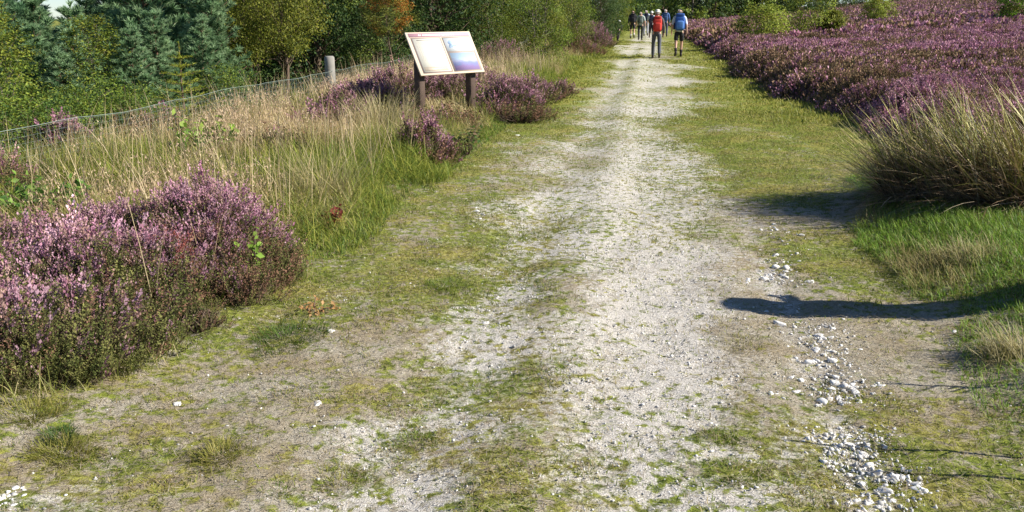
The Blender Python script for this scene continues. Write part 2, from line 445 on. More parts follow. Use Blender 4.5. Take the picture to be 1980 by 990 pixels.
# short turf on the track and its verges
GREEN = [(.085, .14, .016), (.18, .225, .026), (.34, .34, .055)]
mb = MB()
x, y, u, v = pts_in(520000, -3.6, 3.8, 2.0, 16)
g = green_field(x, y) - .06 + (fbm(x * 5, y * 5, 3, 91) - .5) * 1.7 - 0.35 * sstep(.3, .8, white_field(x, y))
lush = sstep(1.75, 2.2, u) * sstep(9.5, 8, v) + sstep(-1.7, -2.3, u) * sstep(4.8, 6, v)
keep = inview(x, y) & (rng.random(len(x)) < .10 + sstep(.36, .85, g) * np.clip(5.0 / v, 0.2, 1) + .6 * lush * np.clip(6 / v, 0, 1))
x, y, u, v, g, lush = [q[keep] for q in (x, y, u, v, g, lush)]; n = len(x)
base = np.stack([x, y, H(x, y)], -1)
dry = (rng.random(n) < 0.30 + .25 * sstep(4.5, 3, v))[:, None]
c = np.where(dry, pick([(.22, .17, .07), (.40, .33, .15)], n), pick(GREEN, n))
c = np.where((lush[:, None] > .5) & ~dry, pick([(.06, .13, .015), (.11, .21, .025), (.20, .28, .04)], n), c)
ln = rng.uniform(.010, .035, n) * (1 + 2.0 * lush * rng.random(n))
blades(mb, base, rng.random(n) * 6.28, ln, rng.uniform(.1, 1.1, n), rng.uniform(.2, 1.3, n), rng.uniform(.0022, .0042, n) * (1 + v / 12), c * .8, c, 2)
print('turf', n)
# farther turf, coarser
x, y, u, v = pts_in(130000, -3.2, 3.4, 14, 55)
g = green_field(x, y) + (fbm(x * 2, y * 2, 3, 91) - .5) * 1.2 - .6 * sstep(.3, .7, white_field(x, y)) * (np.abs(u) < 1.8)
keep = inview(x, y) & (rng.random(len(x)) < sstep(.4, .9, g) * np.clip(20 / v, 0, 1))
x, y, u, v = [q[keep] for q in (x, y, u, v)]; n = len(x)
c = pick([(.12, .16, .02), (.27, .29, .04), (.45, .40, .10)], n)
blades(mb, np.stack([x, y, H(x, y)], -1), rng.random(n) * 6.28, rng.uniform(.02, .06, n) * (1 + sstep(1.7, 2.4, np.abs(u))), rng.uniform(.1, 1., n), rng.uniform(.2, 1., n), rng.uniform(.008, .02, n) * (v / 18), c * .8, c, 2)
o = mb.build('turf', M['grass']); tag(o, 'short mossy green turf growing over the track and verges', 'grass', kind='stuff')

# ------------------------------------------------------------------ heather
PINK = np.array([(.32, .14, .20), (.45, .235, .30), (.57, .36, .42)])
MAUVE = np.array([(.28, .115, .165), (.41, .20, .265), (.55, .325, .39)])
def sprig(nleaf=30, hgt=1.0, seed=0, flower=True, size=.030, bend=.12):
    """One heather shoot of unit height: stem and small leaf and bell faces. Returns V, F, part (0 stem, 1 leaf, 2 flower)."""
    r = np.random.default_rng(seed)
    V = []; F = []; K = []
    def stem(p0, p1, w):
        i = len(V); d = np.array([w, 0, 0])
        V.extend([p0 - d, p0 + d, p1]); F.append([i, i + 1, i + 2]); K.extend([0, 0, 0])
    top = np.array([bend * r.normal(), bend * r.normal(), 1.0])
    stem(np.zeros(3), top, .008)
    sides = [(np.zeros(3), top, .35, 1.0)]
    for s in range(5):
        t0 = r.uniform(.25, .75); p0 = top * t0; a = r.random() * 6.28
        p1 = p0 + np.array([math.cos(a) * .11, math.sin(a) * .11, r.uniform(.22, .38)])
        stem(p0, p1, .006); sides.append((p0, p1, .15, 1.0))
    for j in range(nleaf):
        p0, p1, a0, a1 = sides[0] if j % 3 == 0 else sides[1 + r.integers(5)]
        t = r.uniform(a0, a1); c = p0 + (p1 - p0) * t
        a = r.random() * 6.28; out = np.array([math.cos(a), math.sin(a), r.uniform(.1, 1.1)]); out /= np.linalg.norm(out)
        sd = np.cross(out, r.normal(size=3)); sd /= np.linalg.norm(sd)
        isf = flower and c[2] > .58 + .1 * r.normal()
        s = size * (1.1 if isf else 1.0) * r.uniform(.7, 1.3); i = len(V)
        if isf: out = out * .6 + np.array([0, 0, .9]); out /= np.linalg.norm(out); sd = np.cross(out, r.normal(size=3)); sd /= np.linalg.norm(sd)
        wv = sd * s * (.40 if isf else .30)
        V.extend([c, c + out * s * .55 - wv, c + out * s * 1.15, c + out * s * .55 + wv]); F.append([i, i + 1, i + 2, i + 3]); K.extend([2 if isf else 1] * 4)
    tri = np.array([f for f in F if len(f) == 3]); qd = np.array([f for f in F if len(f) == 4])
    return np.array(V), [tri, qd], np.array(K)
SPR = [sprig(62, seed=s, size=.042) for s in range(4)]
SPC = [sprig(30, seed=s + 70, size=.07) for s in range(4)]
SPG = [sprig(56, seed=10 + s, flower=False, size=.040) for s in range(2)]
SPGC = [sprig(30, seed=80 + s, flower=False, size=.075) for s in range(2)]
SPM = [sprig(16, seed=20 + s, size=.12) for s in range(3)]

def put_sprigs(mb, tmpl, pos, dirs, length, stemc, leafc, flowc):
    n = len(pos)
    if n == 0: return
    V, F, K = tmpl
    rot = frames(dirs, rng.random(n) * 6.28)
    C = np.where((K == 0)[None, :, None], stemc[:, None], np.where((K == 1)[None, :, None], leafc[:, None], flowc[:, None]))
    C = C * (1 + .35 * (rng.random((n, len(V), 1)) - .5))
    scatter(mb, V, F, pos, rot, length, C)

def heather_bush(name, c, rx, ry, h, n, label, flower=.6, dry=.15, pal=PINK, group=None, lean=(0, 0), patch=0.0, sprlen=.24):
    """A dome of upright shoots over a tangle of woody stems."""
    root = empty(name, (c[0], c[1], h1(c[0], c[1])))
    tag(root, label, 'heather', group)
    a = rng.random(n) * 6.28; r = np.sqrt(rng.random(n)) * 1.04
    r = r * (0.72 + .56 * fbm(np.cos(a) * 2.6 + c[0] * 3, np.sin(a) * 2.6 + c[1] * 3, 3, 5))
    x = np.cos(a) * r * rx; y = np.sin(a) * r * ry
    surf = h * np.clip(1 - r ** 2.4, 0.02, 1) ** .62
    surf = surf * (0.42 + 1.0 * fbm((x + c[0]) * 4.6, (y + c[1]) * 4.6, 3, 8))
    ln = sprlen * rng.uniform(.65, 1.25, n)
    tall = rng.random(n) < .12
    ln = np.where(tall, ln * rng.uniform(1.2, 1.6, n), ln)
    low = rng.random(n) < .3                      # shoots that fill the skirt under the dome
    surf = np.where(low, surf * rng.uniform(.3, .9, n), surf)
    z = np.maximum(surf - np.where(tall, ln * .6, ln * .8) + rng.normal(size=n) * .018, -.02) + H(x + c[0], y + c[1]) - h1(c[0], c[1])
    d = np.stack([np.cos(a) * r ** 1.5 * .75 + lean[0], np.sin(a) * r ** 1.5 * .75 + lean[1], np.ones(n)], -1) + rng.normal(size=(n, 3)) * .17
    pos = np.stack([x, y, z], -1)
    gap = fbm((x + c[0]) * 6.5 + 30, (y + c[1]) * 6.5, 3, 64) + .3 * r ** 3 * rng.random(n) + .25 * (rng.random(n) - .5)
    kp = gap < .70
    x, y, r, a, ln, tall, low, surf, pos, d = [q[kp] for q in (x, y, r, a, ln, tall, low, surf, pos, d)]; n = len(x)
    fl = fbm((x + c[0]) * 2.6, (y + c[1]) * 2.6, 2, 44) + (rng.random(n) - .5) * .4 + .55 * np.clip(surf / h, 0, 1)
    thr = np.quantile(fl, 1 - flower)
    isf = ((fl > thr) & ~low) | (rng.random(n) < .10 * (flower > .2))
    isd = ~isf & (rng.random(n) < dry)
    stemc = pick([(.07, .05, .035), (.15, .10, .07)], n)
    leafc = pick([(.055, .07, .02), (.11, .125, .035), (.20, .19, .06)], n)
    leafc = np.where(isd[:, None], pick([(.16, .085, .05), (.25, .14, .09)], n), leafc)
    bright = np.clip(.75 + patch * (fl - thr) * 2, .6, 1.5)[:, None]
    flowc = np.where((rng.random(n) < .25)[:, None], pick([(.33, .19, .16), (.42, .28, .24)], n), pick(pal, n) * bright)
    mb = MB()
    for i in range(6):
        k = (rng.integers(0, 4, n) == i) if i < 4 else None
        sel = (isf & (np.arange(n) % 4 == i)) if i < 4 else (~isf & (np.arange(n) % 2 == i - 4))
        A_, B_ = (SPR, SPG) if c[1] < 8 else (SPC, SPGC)
        put_sprigs(mb, A_[i] if i < 4 else B_[i - 4], pos[sel], d[sel], ln[sel], stemc[sel], leafc[sel], flowc[sel])
    mb.build('shoots', M['heather'], root)
    mb = MB()
    for i in range(110):
        aa = random.random() * 6.28; q = random.random() ** .5
        x0, y0 = math.cos(aa) * rx * q * .35, math.sin(aa) * ry * q * .35
        x1, y1 = math.cos(aa) * rx * q * .95, math.sin(aa) * ry * q * .95
        zz = h * max(.1, 1 - q ** 2.4) ** .62 * .85
        tube(mb, [(x0, y0, -.03), ((x0 + x1) / 2 + random.gauss(0, .03), (y0 + y1) / 2 + random.gauss(0, .03), zz * .55), (x1, y1, zz)], [.008, .006, .003], 4)
    mb.build('woody_stems', M['bark'], root)
    return root

LG = 'heather bushes at the left edge of the track'
for nm, px, py, rx, ry, h, n, fl, dr, pt, lb in [
    ('b1', 20, 695, .42, .36, .28, 2000, .24, .10, .2, 'dark green heather bush with few pink flowers at the lower left corner'),
    ('b2', 165, 665, .38, .32, .23, 1700, .22, .12, .2, 'low dark heather bush beside the brown turf, right of the lower left corner'),
    ('b3', -50, 575, .50, .45, .26, 1700, .50, .10, .3, 'pink topped heather bush cut off by the left edge of the photo'),
    ('b4', 140, 580, .46, .42, .34, 2000, .40, .08, .9, 'heather bush with the brightest magenta spray on its near top'),
    ('b5', 255, 580, .40, .40, .32, 1800, .34, .25, .2, 'brownish heather bush in the middle of the left clump'),
    ('b6', 410, 510, .42, .42, .42, 2400, .52, .15, .6, 'tallest heather bush of the left clump, with a pink flowering crown'),
    ('b7', 465, 540, .30, .30, .26, 1100, .10, .55, 0, 'rusty brown heather bush nearly without flowers at the right end of the left clump'),
    ('b8', 240, 500, .46, .40, .34, 1700, .42, .25, .2, 'heather bush with faded pink tops behind the middle of the left clump'),
    ('b9', 65, 525, .48, .42, .24, 1500, .55, .18, .2, 'heather bush with dull pink tops under the bramble leaves on the left'),
    ('b10', 385, 632, .12, .10, .12, 160, .0, .3, 0, 'tiny dark heather tuft on the turf right of the left clump'),
    ('b11', 470, 575, .20, .2, .2, 420, .05, .5, 0, 'small dark brown heather bush against the grass edge of the track'),
    ('b12', 350, 575, .10, .10, .36, 160, .9, .5, 0, 'small rust red heather tuft on the front of the left clump')]:
    p = P(px, py)
    pal = PINK if nm != 'b12' else np.array([(.36, .10, .08), (.45, .15, .12)])
    heather_bush('heather_bush', (p.x, p.y), rx, ry, h, n, lb, fl, dr, pal, LG if nm not in ('b12',) else None, patch=pt, sprlen=.2 if nm not in ('b10', 'b12') else .12)
SG = 'heather bushes round the information board'
for px, py, rx, ry, h, n, fl, dr, lb in [
    (715, 222, .60, .5, .52, 900, .75, .15, 'heather bush with pink tops behind long straw grass left of the board'),
    (768, 205, .65, .5, .56, 800, .85, .15, 'heather bush flowering just left of the board behind its left leg'),
    (850, 200, .65, .45, .52, 800, .85, .15, 'pink heather bush seen between the two legs of the board'),
    (988, 222, .55, .5, .52, 1000, .9, .05, 'rosy heather bush growing right of the right leg of the board'),
    (1025, 200, .5, .5, .40, 600, .5, .4, 'brownish heather bush in straw grass right of the rosy one by the board'),
    (822, 318, .28, .26, .46, 700, .35, .6, 'half faded heather bush with one pink top in the grass before the board'),
    (1080, 190, .25, .25, .35, 250, .4, .5, 'small dark heather bush alone near the track beyond the board'),
    (137, 312, .22, .22, .5, 250, .9, .2, 'single small pink heather tuft in the straw grass near the fence'),
    (960, 140, .9, .8, .75, 700, .5, .2, 'dark purple heather bush in tree shade behind the right end of the board'),
    (645, 250, .5, .4, .3, 500, .5, .3, 'low thin heather bush at the foot of the fence post'),
    (862, 246, .40, .3, .20, 350, .15, .6, 'low brown heather bush in front of the board between its legs'),
    (912, 186, .6, .5, .5, 800, .9, .1, 'pink heather bush right behind the right leg of the board'),
    (672, 232, .5, .45, .42, 650, .8, .2, 'pink heather bush at the left end of the heather band, next to the fence post'),
    (1000, 235, .5, .35, .22, 400, .05, .6, 'low brown heather bush at the turf edge right of the board'),
    (268, 285, .28, .28, .42, 300, .04, .3, 'olive brown flowerless heather bush in straw grass near the fence'),
    (338, 278, .26, .26, .40, 260, .04, .4, 'second flowerless brown heather bush near the fence, right of the olive one'),
    (535, 315, .28, .26, .40, 320, .03, .2, 'dark green flowerless heather bush in the long grass above the tallest heather'),
    (15, 400, .40, .35, .40, 420, .10, .3, 'dark scrubby heather bush at the left edge behind the bramble')]:
    p = P(px, py)
    heather_bush('heather_bush', (p.x, p.y), rx, ry, h, n, lb, fl, dr, MAUVE * 1.15, SG)
p = AT(1136, 44)
heather_bush('heather_bush', (p.x, p.y), 1.0, 1.4, 1.0, 1500, 'purple heather mound beside the track in front of the stooping walker', .85, .2, MAUVE, None, sprlen=.4)
p = AT(1112, 36)
heather_bush('heather_bush', (p.x, p.y), .9, 1.4, .6, 700, 'brown heather hummock at the track edge under the birch', .2, .7, MAUVE, None, sprlen=.35)

# the moor: one mass of heather on the right
def edge_u(v): return 2.75 + .7 * (fbm(v * .35, v * 0, 3, 77) - .5) + .9 * (fbm(v * 1.1, v * 0, 3, 78) - .5) + 2.4 * sstep(8.6, 6.3, v) - .35 * sstep(14, 24, v)
def worley(x, y, seed):
    ix, iy = np.floor(x), np.floor(y); best = np.full(np.shape(x), 9.0); hv = np.zeros(np.shape(x))
    for dx in (-1, 0, 1):
        for dy in (-1, 0, 1):
            cx, cy = ix + dx, iy + dy
            px = cx + .15 + .7 * _hash(cx, cy, seed); py = cy + .15 + .7 * _hash(cx, cy, seed + 1)
            d = np.hypot(x - px, y - py); k = d < best
            best = np.where(k, d, best); hv = np.where(k, _hash(cx, cy, seed + 2), hv)
    return best, hv
def hummock(u, v):
    e = sstep(0, .95, u - edge_u(v)) * .88
    wx = u * 1.15 + .5 * fbm(u * 1.3, v * 1.3, 2, 14); wy = v * 1.15 + .5 * fbm(u * 1.3 + 40, v * 1.3, 2, 15)
    d, hv = worley(wx, wy, 13); d2, hv2 = worley(wx * 2.3 + 7, wy * 2.3, 23)
    dome = np.sqrt(np.clip(1 - (d / .78) ** 2, 0, 1))
    return e * (.05 + (.30 + .30 * hv) * dome + .13 * np.sqrt(np.clip(1 - (d2 / .8) ** 2, 0, 1)) + .14 * fbm(u * .5, v * .5, 2, 12))
us = axis(1.9, 9.0, .10, 1.8, 130, 1.035)
vs = axis(6.0, 22, .11, 4.0, 300, 1.025)
UU, VV = np.meshgrid(us, vs); uf, vf = UU.ravel(), VV.ravel()
xf, yf = XY(uf, vf)
hz = hummock(uf, vf)
zf = H(xf, yf) + hz - .10
nyy, nxx = UU.shape; ii = np.arange(nyy * nxx).reshape(nyy, nxx)
q = np.stack([ii[:-1, :-1], ii[:-1, 1:], ii[1:, 1:], ii[1:, :-1]], -1).reshape(-1, 4)
pn = fbm(xf * .35, yf * .35, 3, 55)[:, None]
cc = np.array([[.060, .045, .030]]) * (1 - pn) + np.array([[.12, .065, .07]]) * pn
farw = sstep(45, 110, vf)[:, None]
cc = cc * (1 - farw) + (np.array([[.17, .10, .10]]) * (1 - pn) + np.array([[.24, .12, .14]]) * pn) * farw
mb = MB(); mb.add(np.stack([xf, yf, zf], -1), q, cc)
def moor(n, u0, u1, v0, v1, tmpl, length, spread, power=1.0):
    v = v0 + (v1 - v0) * rng.random(n) ** power; u = rng.uniform(u0, u1, n)
    x, y = XY(u, v); hk = hummock(u, v)
    k = inview(x, y, 1.2) & (hk > .03)
    u, v, x, y, hk = [a[k] for a in (u, v, x, y, hk)]; m = len(u)
    e = .08
    gx_ = (hummock(u + e, v) - hummock(u - e, v)) / (2 * e); gy_ = (hummock(u, v + e) - hummock(u, v - e)) / (2 * e)
    dx, dy = gx_ * CU + gy_ * SU, -gx_ * SU + gy_ * CU
    d = np.stack([-dx * .55, -dy * .55, np.ones(m)], -1) + rng.normal(size=(m, 3)) * spread
    ln = length * rng.uniform(.7, 1.3, m)
    pos = np.stack([x, y, H(x, y) + hk - .1 - ln * .45], -1)
    pat = fbm(x * .8, y * .8, 3, 123) + (rng.random(m) - .5) * .35
    clump = fbm(x * 2.2, y * 2.2, 2, 321)
    fl = pat > .40
    c = pick(MAUVE, m, .3) * (.70 + .6 * clump)[:, None]
    c = np.where((rng.random(m) < .18)[:, None], pick([(.25, .14, .10), (.34, .22, .17)], m), c)
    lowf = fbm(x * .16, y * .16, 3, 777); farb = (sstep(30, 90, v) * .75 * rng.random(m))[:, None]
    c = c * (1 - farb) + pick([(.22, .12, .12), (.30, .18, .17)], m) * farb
    fl &= (lowf + .25 * (rng.random(m) - .5)) > .31 + .10 * sstep(20, 60, v)
    c = np.where(fl[:, None], c, pick([(.12, .11, .045), (.24, .16, .085), (.30, .19, .12)], m))
    stemc = pick([(.06, .042, .03), (.13, .085, .06)], m); leafc = pick([(.075, .075, .026), (.16, .12, .055)], m)
    for i, t in enumerate(tmpl):
        s = np.arange(m) % len(tmpl) == i
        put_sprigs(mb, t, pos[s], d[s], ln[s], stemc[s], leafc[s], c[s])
    print('moor', m)
SPM2 = [sprig(30, seed=60 + s, size=.07) for s in range(3)]
SPF = [sprig(7, seed=40 + s, size=.30) for s in range(3)]
moor(75000, 2.2, 12, 5, 17, SPM2, .24, .22)
moor(170000, 2.0, 22, 17, 40, SPM, .27, .24)
moor(180000, 2.2, 55, 40, 95, SPF, .33, .25)
moor(170000, 2.2, 118, 95, 280, SPF, .42, .25, 1.3)
o = mb.build('heather_moor', M['heather']); tag(o, 'wide moor of purple flowering heather right of the track', 'heather', kind='stuff')

# ------------------------------------------------------------------ long grass between the track and the fence
bush_zone = [(P(px, py), r) for px, py, r in ((40, 690, .5), (165, 665, .42), (-50, 575, .55), (140, 580, .5), (255, 580, .45), (405, 510, .55), (480, 535, .33), (240, 500, .5), (70, 515, .5),
             (988, 222, .5), (822, 318, .24), (850, 205, .4), (715, 228, .35), (770, 205, .4))]
def off_bush(x, y):
    k = np.ones(len(x), bool)
    for p, r in bush_zone: k &= ((x - p.x) ** 2 + (y - p.y) ** 2) > r * r * .75
    return k
mb = MB()
def longgrass(n, u0, u1, v0, v1, lmin, lmax, wmul, seg, cols_straw, cols_green, strawbias):
    x, y, u, v = pts_in(n, u0, u1, v0, v1)
    edge = -1.75 - .55 * fbm(v * .8, v * 0, 3, 33) - .9 * sstep(5.2, 3.8, v)
    k = inview(x, y, .9) & (u < edge) & (off_bush(x, y) | (rng.random(n) < .06))
    tuss = fbm(x * 2.4, y * 2.4, 3, 66)
    k &= rng.random(n) < np.clip((tuss - .22) * 2.6, .12, 1)
    x, y, u, v, tuss, edge = [q[k] for q in (x, y, u, v, tuss, edge)]; m = len(x)
    grow = sstep(0, 1.1, edge - u)
    straw = fbm(x * .8, y * .6, 4, 88) * 1.5 - .3 + strawbias + .38 * sstep(-2.6, -4.2, u) + .25 * (rng.random(m) - .5) - .25 * (1 - grow) + .18 * sstep(6, 11, v) * grow
    cs = pick(cols_straw, m); cg = pick(cols_green, m)
    t = sstep(.42, .72, straw)[:, None]
    c = cs * t + cg * (1 - t)
    L_ = rng.uniform(lmin, lmax, m) * .86 * (1 - .65 * np.exp(-((u + 5.0) / 1.1) ** 2) * sstep(8, 10.5, v) * sstep(15.2, 14.6, v)) * (1 - .35 * sstep(8.5, 5.5, v)) * (1 - .55 * sstep(9.5, 11, v) * sstep(16, 15, v) * sstep(-5.0, -4.2, u)) * (.42 + .58 * grow) * (.40 + 1.15 * tuss ** 1.3)
    a = rng.random(m) * 6.283 * .8 + (vnoise(x * 1.6, y * 1.6, 101) - .5) * 9
    blades(mb, np.stack([x, y, H(x, y) - .01], -1), a, L_, np.where(rng.random(m) < .25, rng.uniform(.6, 1.35, m), np.abs(rng.normal(.18, .32, m))), np.abs(rng.normal(.95, .75, m)) * (.55 + .6 * (1 - t[:, 0] * .4)),
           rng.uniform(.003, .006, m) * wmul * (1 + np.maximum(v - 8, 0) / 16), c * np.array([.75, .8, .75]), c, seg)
    print('long', m)
STRAW = [(.34, .23, .10), (.50, .38, .18), (.64, .54, .30)]
LGREEN = [(.06, .12, .016), (.19, .25, .03), (.44, .42, .08)]
longgrass(150000, -6.0, -1.7, 3.0, 12, .22, .58, 1.15, 4, STRAW, LGREEN, -.50)
longgrass(100000, -6.0, -1.6, 12, 24, .20, .52, 1.2, 3, STRAW, LGREEN, -.36)
longgrass(70000, -8, -1.5, 24, 60, .3, .6, 1.3, 2, STRAW, LGREEN, .0)
# bent and broken stems lying through the standing grass
for n_, v0, v1, ws in ((110000, 3.2, 12, 1.0), (70000, 12, 26, 1.7)):
    x, y, u, v = pts_in(n_, -5.8, -2.0, v0, v1)
    k = inview(x, y, .8) & off_bush(x, y) & (u < -2.0 - .5 * fbm(v * .8, v * 0, 3, 33) - .9 * sstep(5.2, 3.8, v)); x, y, u, v = [q[k] for q in (x, y, u, v)]; n = len(x)
    tuss = fbm(x * 2.4, y * 2.4, 3, 66)
    hgt = rng.random(n) ** 1.5 * .26 * (.4 + tuss) * (1 - .35 * sstep(8.5, 5.5, v)) * (1 - .5 * sstep(9.5, 11, v) * sstep(16, 15, v) * sstep(-5., -4.2, u))
    st = sstep(.36, .70, fbm(x * .8, y * .6, 4, 88) * 1.3 - .22 + .25 * sstep(-2.6, -4.2, u) + .3 * (rng.random(n) - .5))[:, None]
    c = pick(STRAW, n) * st + pick(LGREEN, n) * (1 - st)
    blades(mb, np.stack([x, y, H(x, y) + hgt], -1), rng.random(n) * 6.283, rng.uniform(.10, .30, n), rng.uniform(.35, 1.5, n), rng.normal(.6, .7, n), rng.uniform(.003, .0065, n) * ws, c * .9, c, 3)
    print('bent', n)
# seed stalks standing above the grass
x, y, u, v = pts_in(3500, -5.6, -2.4, 4.0, 24); k = inview(x, y, .8) & ~((v > 10) & (v < 15.5) & (u > -4.6)) & off_bush(x, y); x, y, v = x[k], y[k], v[k]; n = len(x)
c = pick([(.40, .29, .14), (.62, .50, .30)], n)
blades(mb, np.stack([x, y, H(x, y)], -1), rng.random(n) * 6.28, rng.uniform(.45, .85, n), np.abs(rng.normal(.15, .2, n)), rng.normal(.35, .4, n), rng.uniform(.0035, .006, n) * (1 + v / 20), c * .8, c, 4)
# feathery seed heads
x, y, u, v = pts_in(3200, -5.4, -2.8, 5.5, 22); k = inview(x, y, .8) & off_bush(x, y) & ~((v > 9.5) & (v < 15.5) & (u > -4.6)) & (fbm(x * .8, y * .6, 4, 88) * 1.3 - .22 + .25 * sstep(-2.6, -4.2, u) > .52)
x, y, v = x[k], y[k], v[k]; n = len(x); hd_ = rng.uniform(.24, .46, n) * (1 - .3 * sstep(8.5, 5.5, v))
rep = 12; tip = np.repeat(np.stack([x, y, H(x, y) + hd_], -1), rep, 0) + rng.normal(size=(n * rep, 3)) * [.022, .022, .045]
scatter(mb, np.array([[-.5, 0, 0], [.5, 0, 0], [0, 0, 1.0]]), [np.array([[0, 1, 2]])], tip, frames(rng.normal(size=(n * rep, 3)) * .5 + [0, 0, 1], rng.random(n * rep) * 6.28), np.stack([np.full(n * rep, .007), np.full(n * rep, .007), np.full(n * rep, .020)], -1) * (1 + np.repeat(v, rep) / 20)[:, None], np.ones((3, 3)), pick([(.36, .23, .15), (.56, .40, .26), (.66, .52, .34)], n * rep))
# grass creeping into the feet of the heather
for p_, r_ in bush_zone[:9]:
    n = 900; a = rng.random(n) * 6.283; q = r_ * rng.uniform(.7, 1.1, n); x, y = p_.x + np.cos(a) * q, p_.y + np.sin(a) * q
    c = pick([(.10, .14, .02), (.24, .25, .05), (.48, .40, .20)], n)
    blades(mb, np.stack([x, y, H(x, y)], -1), rng.random(n) * 6.283, rng.uniform(.05, .26, n), np.abs(rng.normal(.3, .35, n)), rng.uniform(.2, 1.4, n), rng.uniform(.0025, .005, n), c * .85, c, 3)
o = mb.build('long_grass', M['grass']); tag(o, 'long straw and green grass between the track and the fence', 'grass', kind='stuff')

# grass and plants on the right hummock
mb = MB()
x, y, u, v = pts_in(85000, 1.3, 4.6, 3.0, 9.5)
k = inview(x, y, .5) & (u > 1.62 + .6 * (fbm(v * 1.2, v * 0, 3, 35) - .5) + .3 * sstep(7, 8, v)); x, y, u, v = [q[k] for q in (x, y, u, v)]; n = len(x)
tuss = fbm(x * 3, y * 3, 3, 67)
s = (fbm(x * 1.1, y * 1.1, 3, 68) + .3 * (rng.random(n) - .5) + .35 * sstep(2.5, 3.3, u))[:, None]
t = sstep(.66, .92, s)
c = pick([(.08, .17, .016), (.17, .32, .03), (.32, .43, .06)], n) * (1 - t) + pick([(.30, .24, .09), (.46, .37, .17)], n) * t
blades(mb, np.stack([x, y, H(x, y)], -1), rng.normal(math.pi, 1.3, n), rng.uniform(.03, .10, n) * (.4 + 1.1 * tuss) * (.6 + .4 * sstep(4.5, 6, v)) * (1 + .5 * t[:, 0]), np.abs(rng.normal(.3, .3, n)), rng.uniform(.3, 1.5, n), rng.uniform(.003, .0055, n), c * .8, c, 3)
o = mb.build('verge_grass', M['grass']); tag(o, 'lush bright green grass on the bank at the right edge', 'grass', kind='stuff')

def tussock(name, p, n, rad, l0, l1, cols, label, cat, lean=.3, az=None, azs=6.28, curl=(.3, 1.2), w=(.003, .005), group=None, mat='grass', seg=4):
    a = rng.random(n) * 6.28; r = rng.random(n) ** .6 * rad * (.35 + 1.3 * fbm(np.cos(a) * 2 + p.x * 7, np.sin(a) * 2 + p.y * 7, 3, 6))
    x, y = p.x + np.cos(a) * r, p.y + np.sin(a) * r
    base = np.stack([np.cos(a) * r, np.sin(a) * r, H(x, y) - h1(p.x, p.y) - .01], -1)
    c = pick(cols, n)
    aa = a + rng.normal(0, .7, n) if az is None else rng.normal(az, azs, n)
    mb = MB()
    blades(mb, base, aa, rng.uniform(l0, l1, n), np.abs(rng.normal(lean, lean * .6, n)), rng.uniform(*curl, n), rng.uniform(*w, n), c * .75, c, seg)
    o = mb.build(name, M[mat]); o.location = (p.x, p.y, h1(p.x, p.y))
    return tag(o, label, cat, group)

# rushes
RUSH = [(.09, .11, .025), (.19, .18, .05), (.30, .22, .11), (.42, .33, .20)]
def rush(p, n, spread, lab, low=1.0):
    root = empty('rush_tuft', p); tag(root, lab, 'rushes', 'rush tufts at the edge of the moor')
    for nm, cols, m, ln, lean, curl, az, azs, wd in (
        ('green_stems', [(.05, .07, .015), (.16, .18, .03), (.36, .33, .08), (.58, .50, .20)], int(n * .36), (.60, 1.30), (.50, .28), (.05, .65), 2.95, .6, (.006, .012)),
        ('dead_stems', [(.09, .055, .034), (.24, .15, .085), (.46, .34, .20), (.66, .54, .36)], int(n * .55), (.55, 1.2), (.95, .30), (.1, .9), 3.1, .5, (.006, .012)),
        ('thatch', [(.05, .035, .02), (.13, .085, .05), (.26, .19, .11)], int(n * .45), (.35, .85), (.7, .45), (.2, 1.2), 3.1, .9, (.010, .020))):
        a = rng.random(m) * 6.28; r = np.sqrt(rng.random(m)) * spread
        x, y = np.cos(a) * r * 1.3, np.sin(a) * r
        base = np.stack([x, y, H(p.x + x, p.y + y) - p.z - .02], -1)
        c = pick(cols, m, .3); mb = MB()
        blades(mb, base, rng.normal(az, azs, m), rng.uniform(*ln, m) * low, np.abs(rng.normal(lean[0], lean[1], m)), rng.uniform(*curl, m) * np.where(rng.random(m) < .15, 2.2, 1), rng.uniform(*wd, m), c * .85, c, 6)
        mb.build(nm, M['stem'], root)
    return root
rush(P(1995, 402), 1500, .42, 'big tuft of tall green and straw rushes leaning left over the track')
rush(P(2120, 376), 900, .42, 'tuft of tall rushes at the right edge behind the bright grass')
rush(P(1845, 388), 2200, .44, 'smaller browner tuft of rushes at the left foot of the big one', .86)

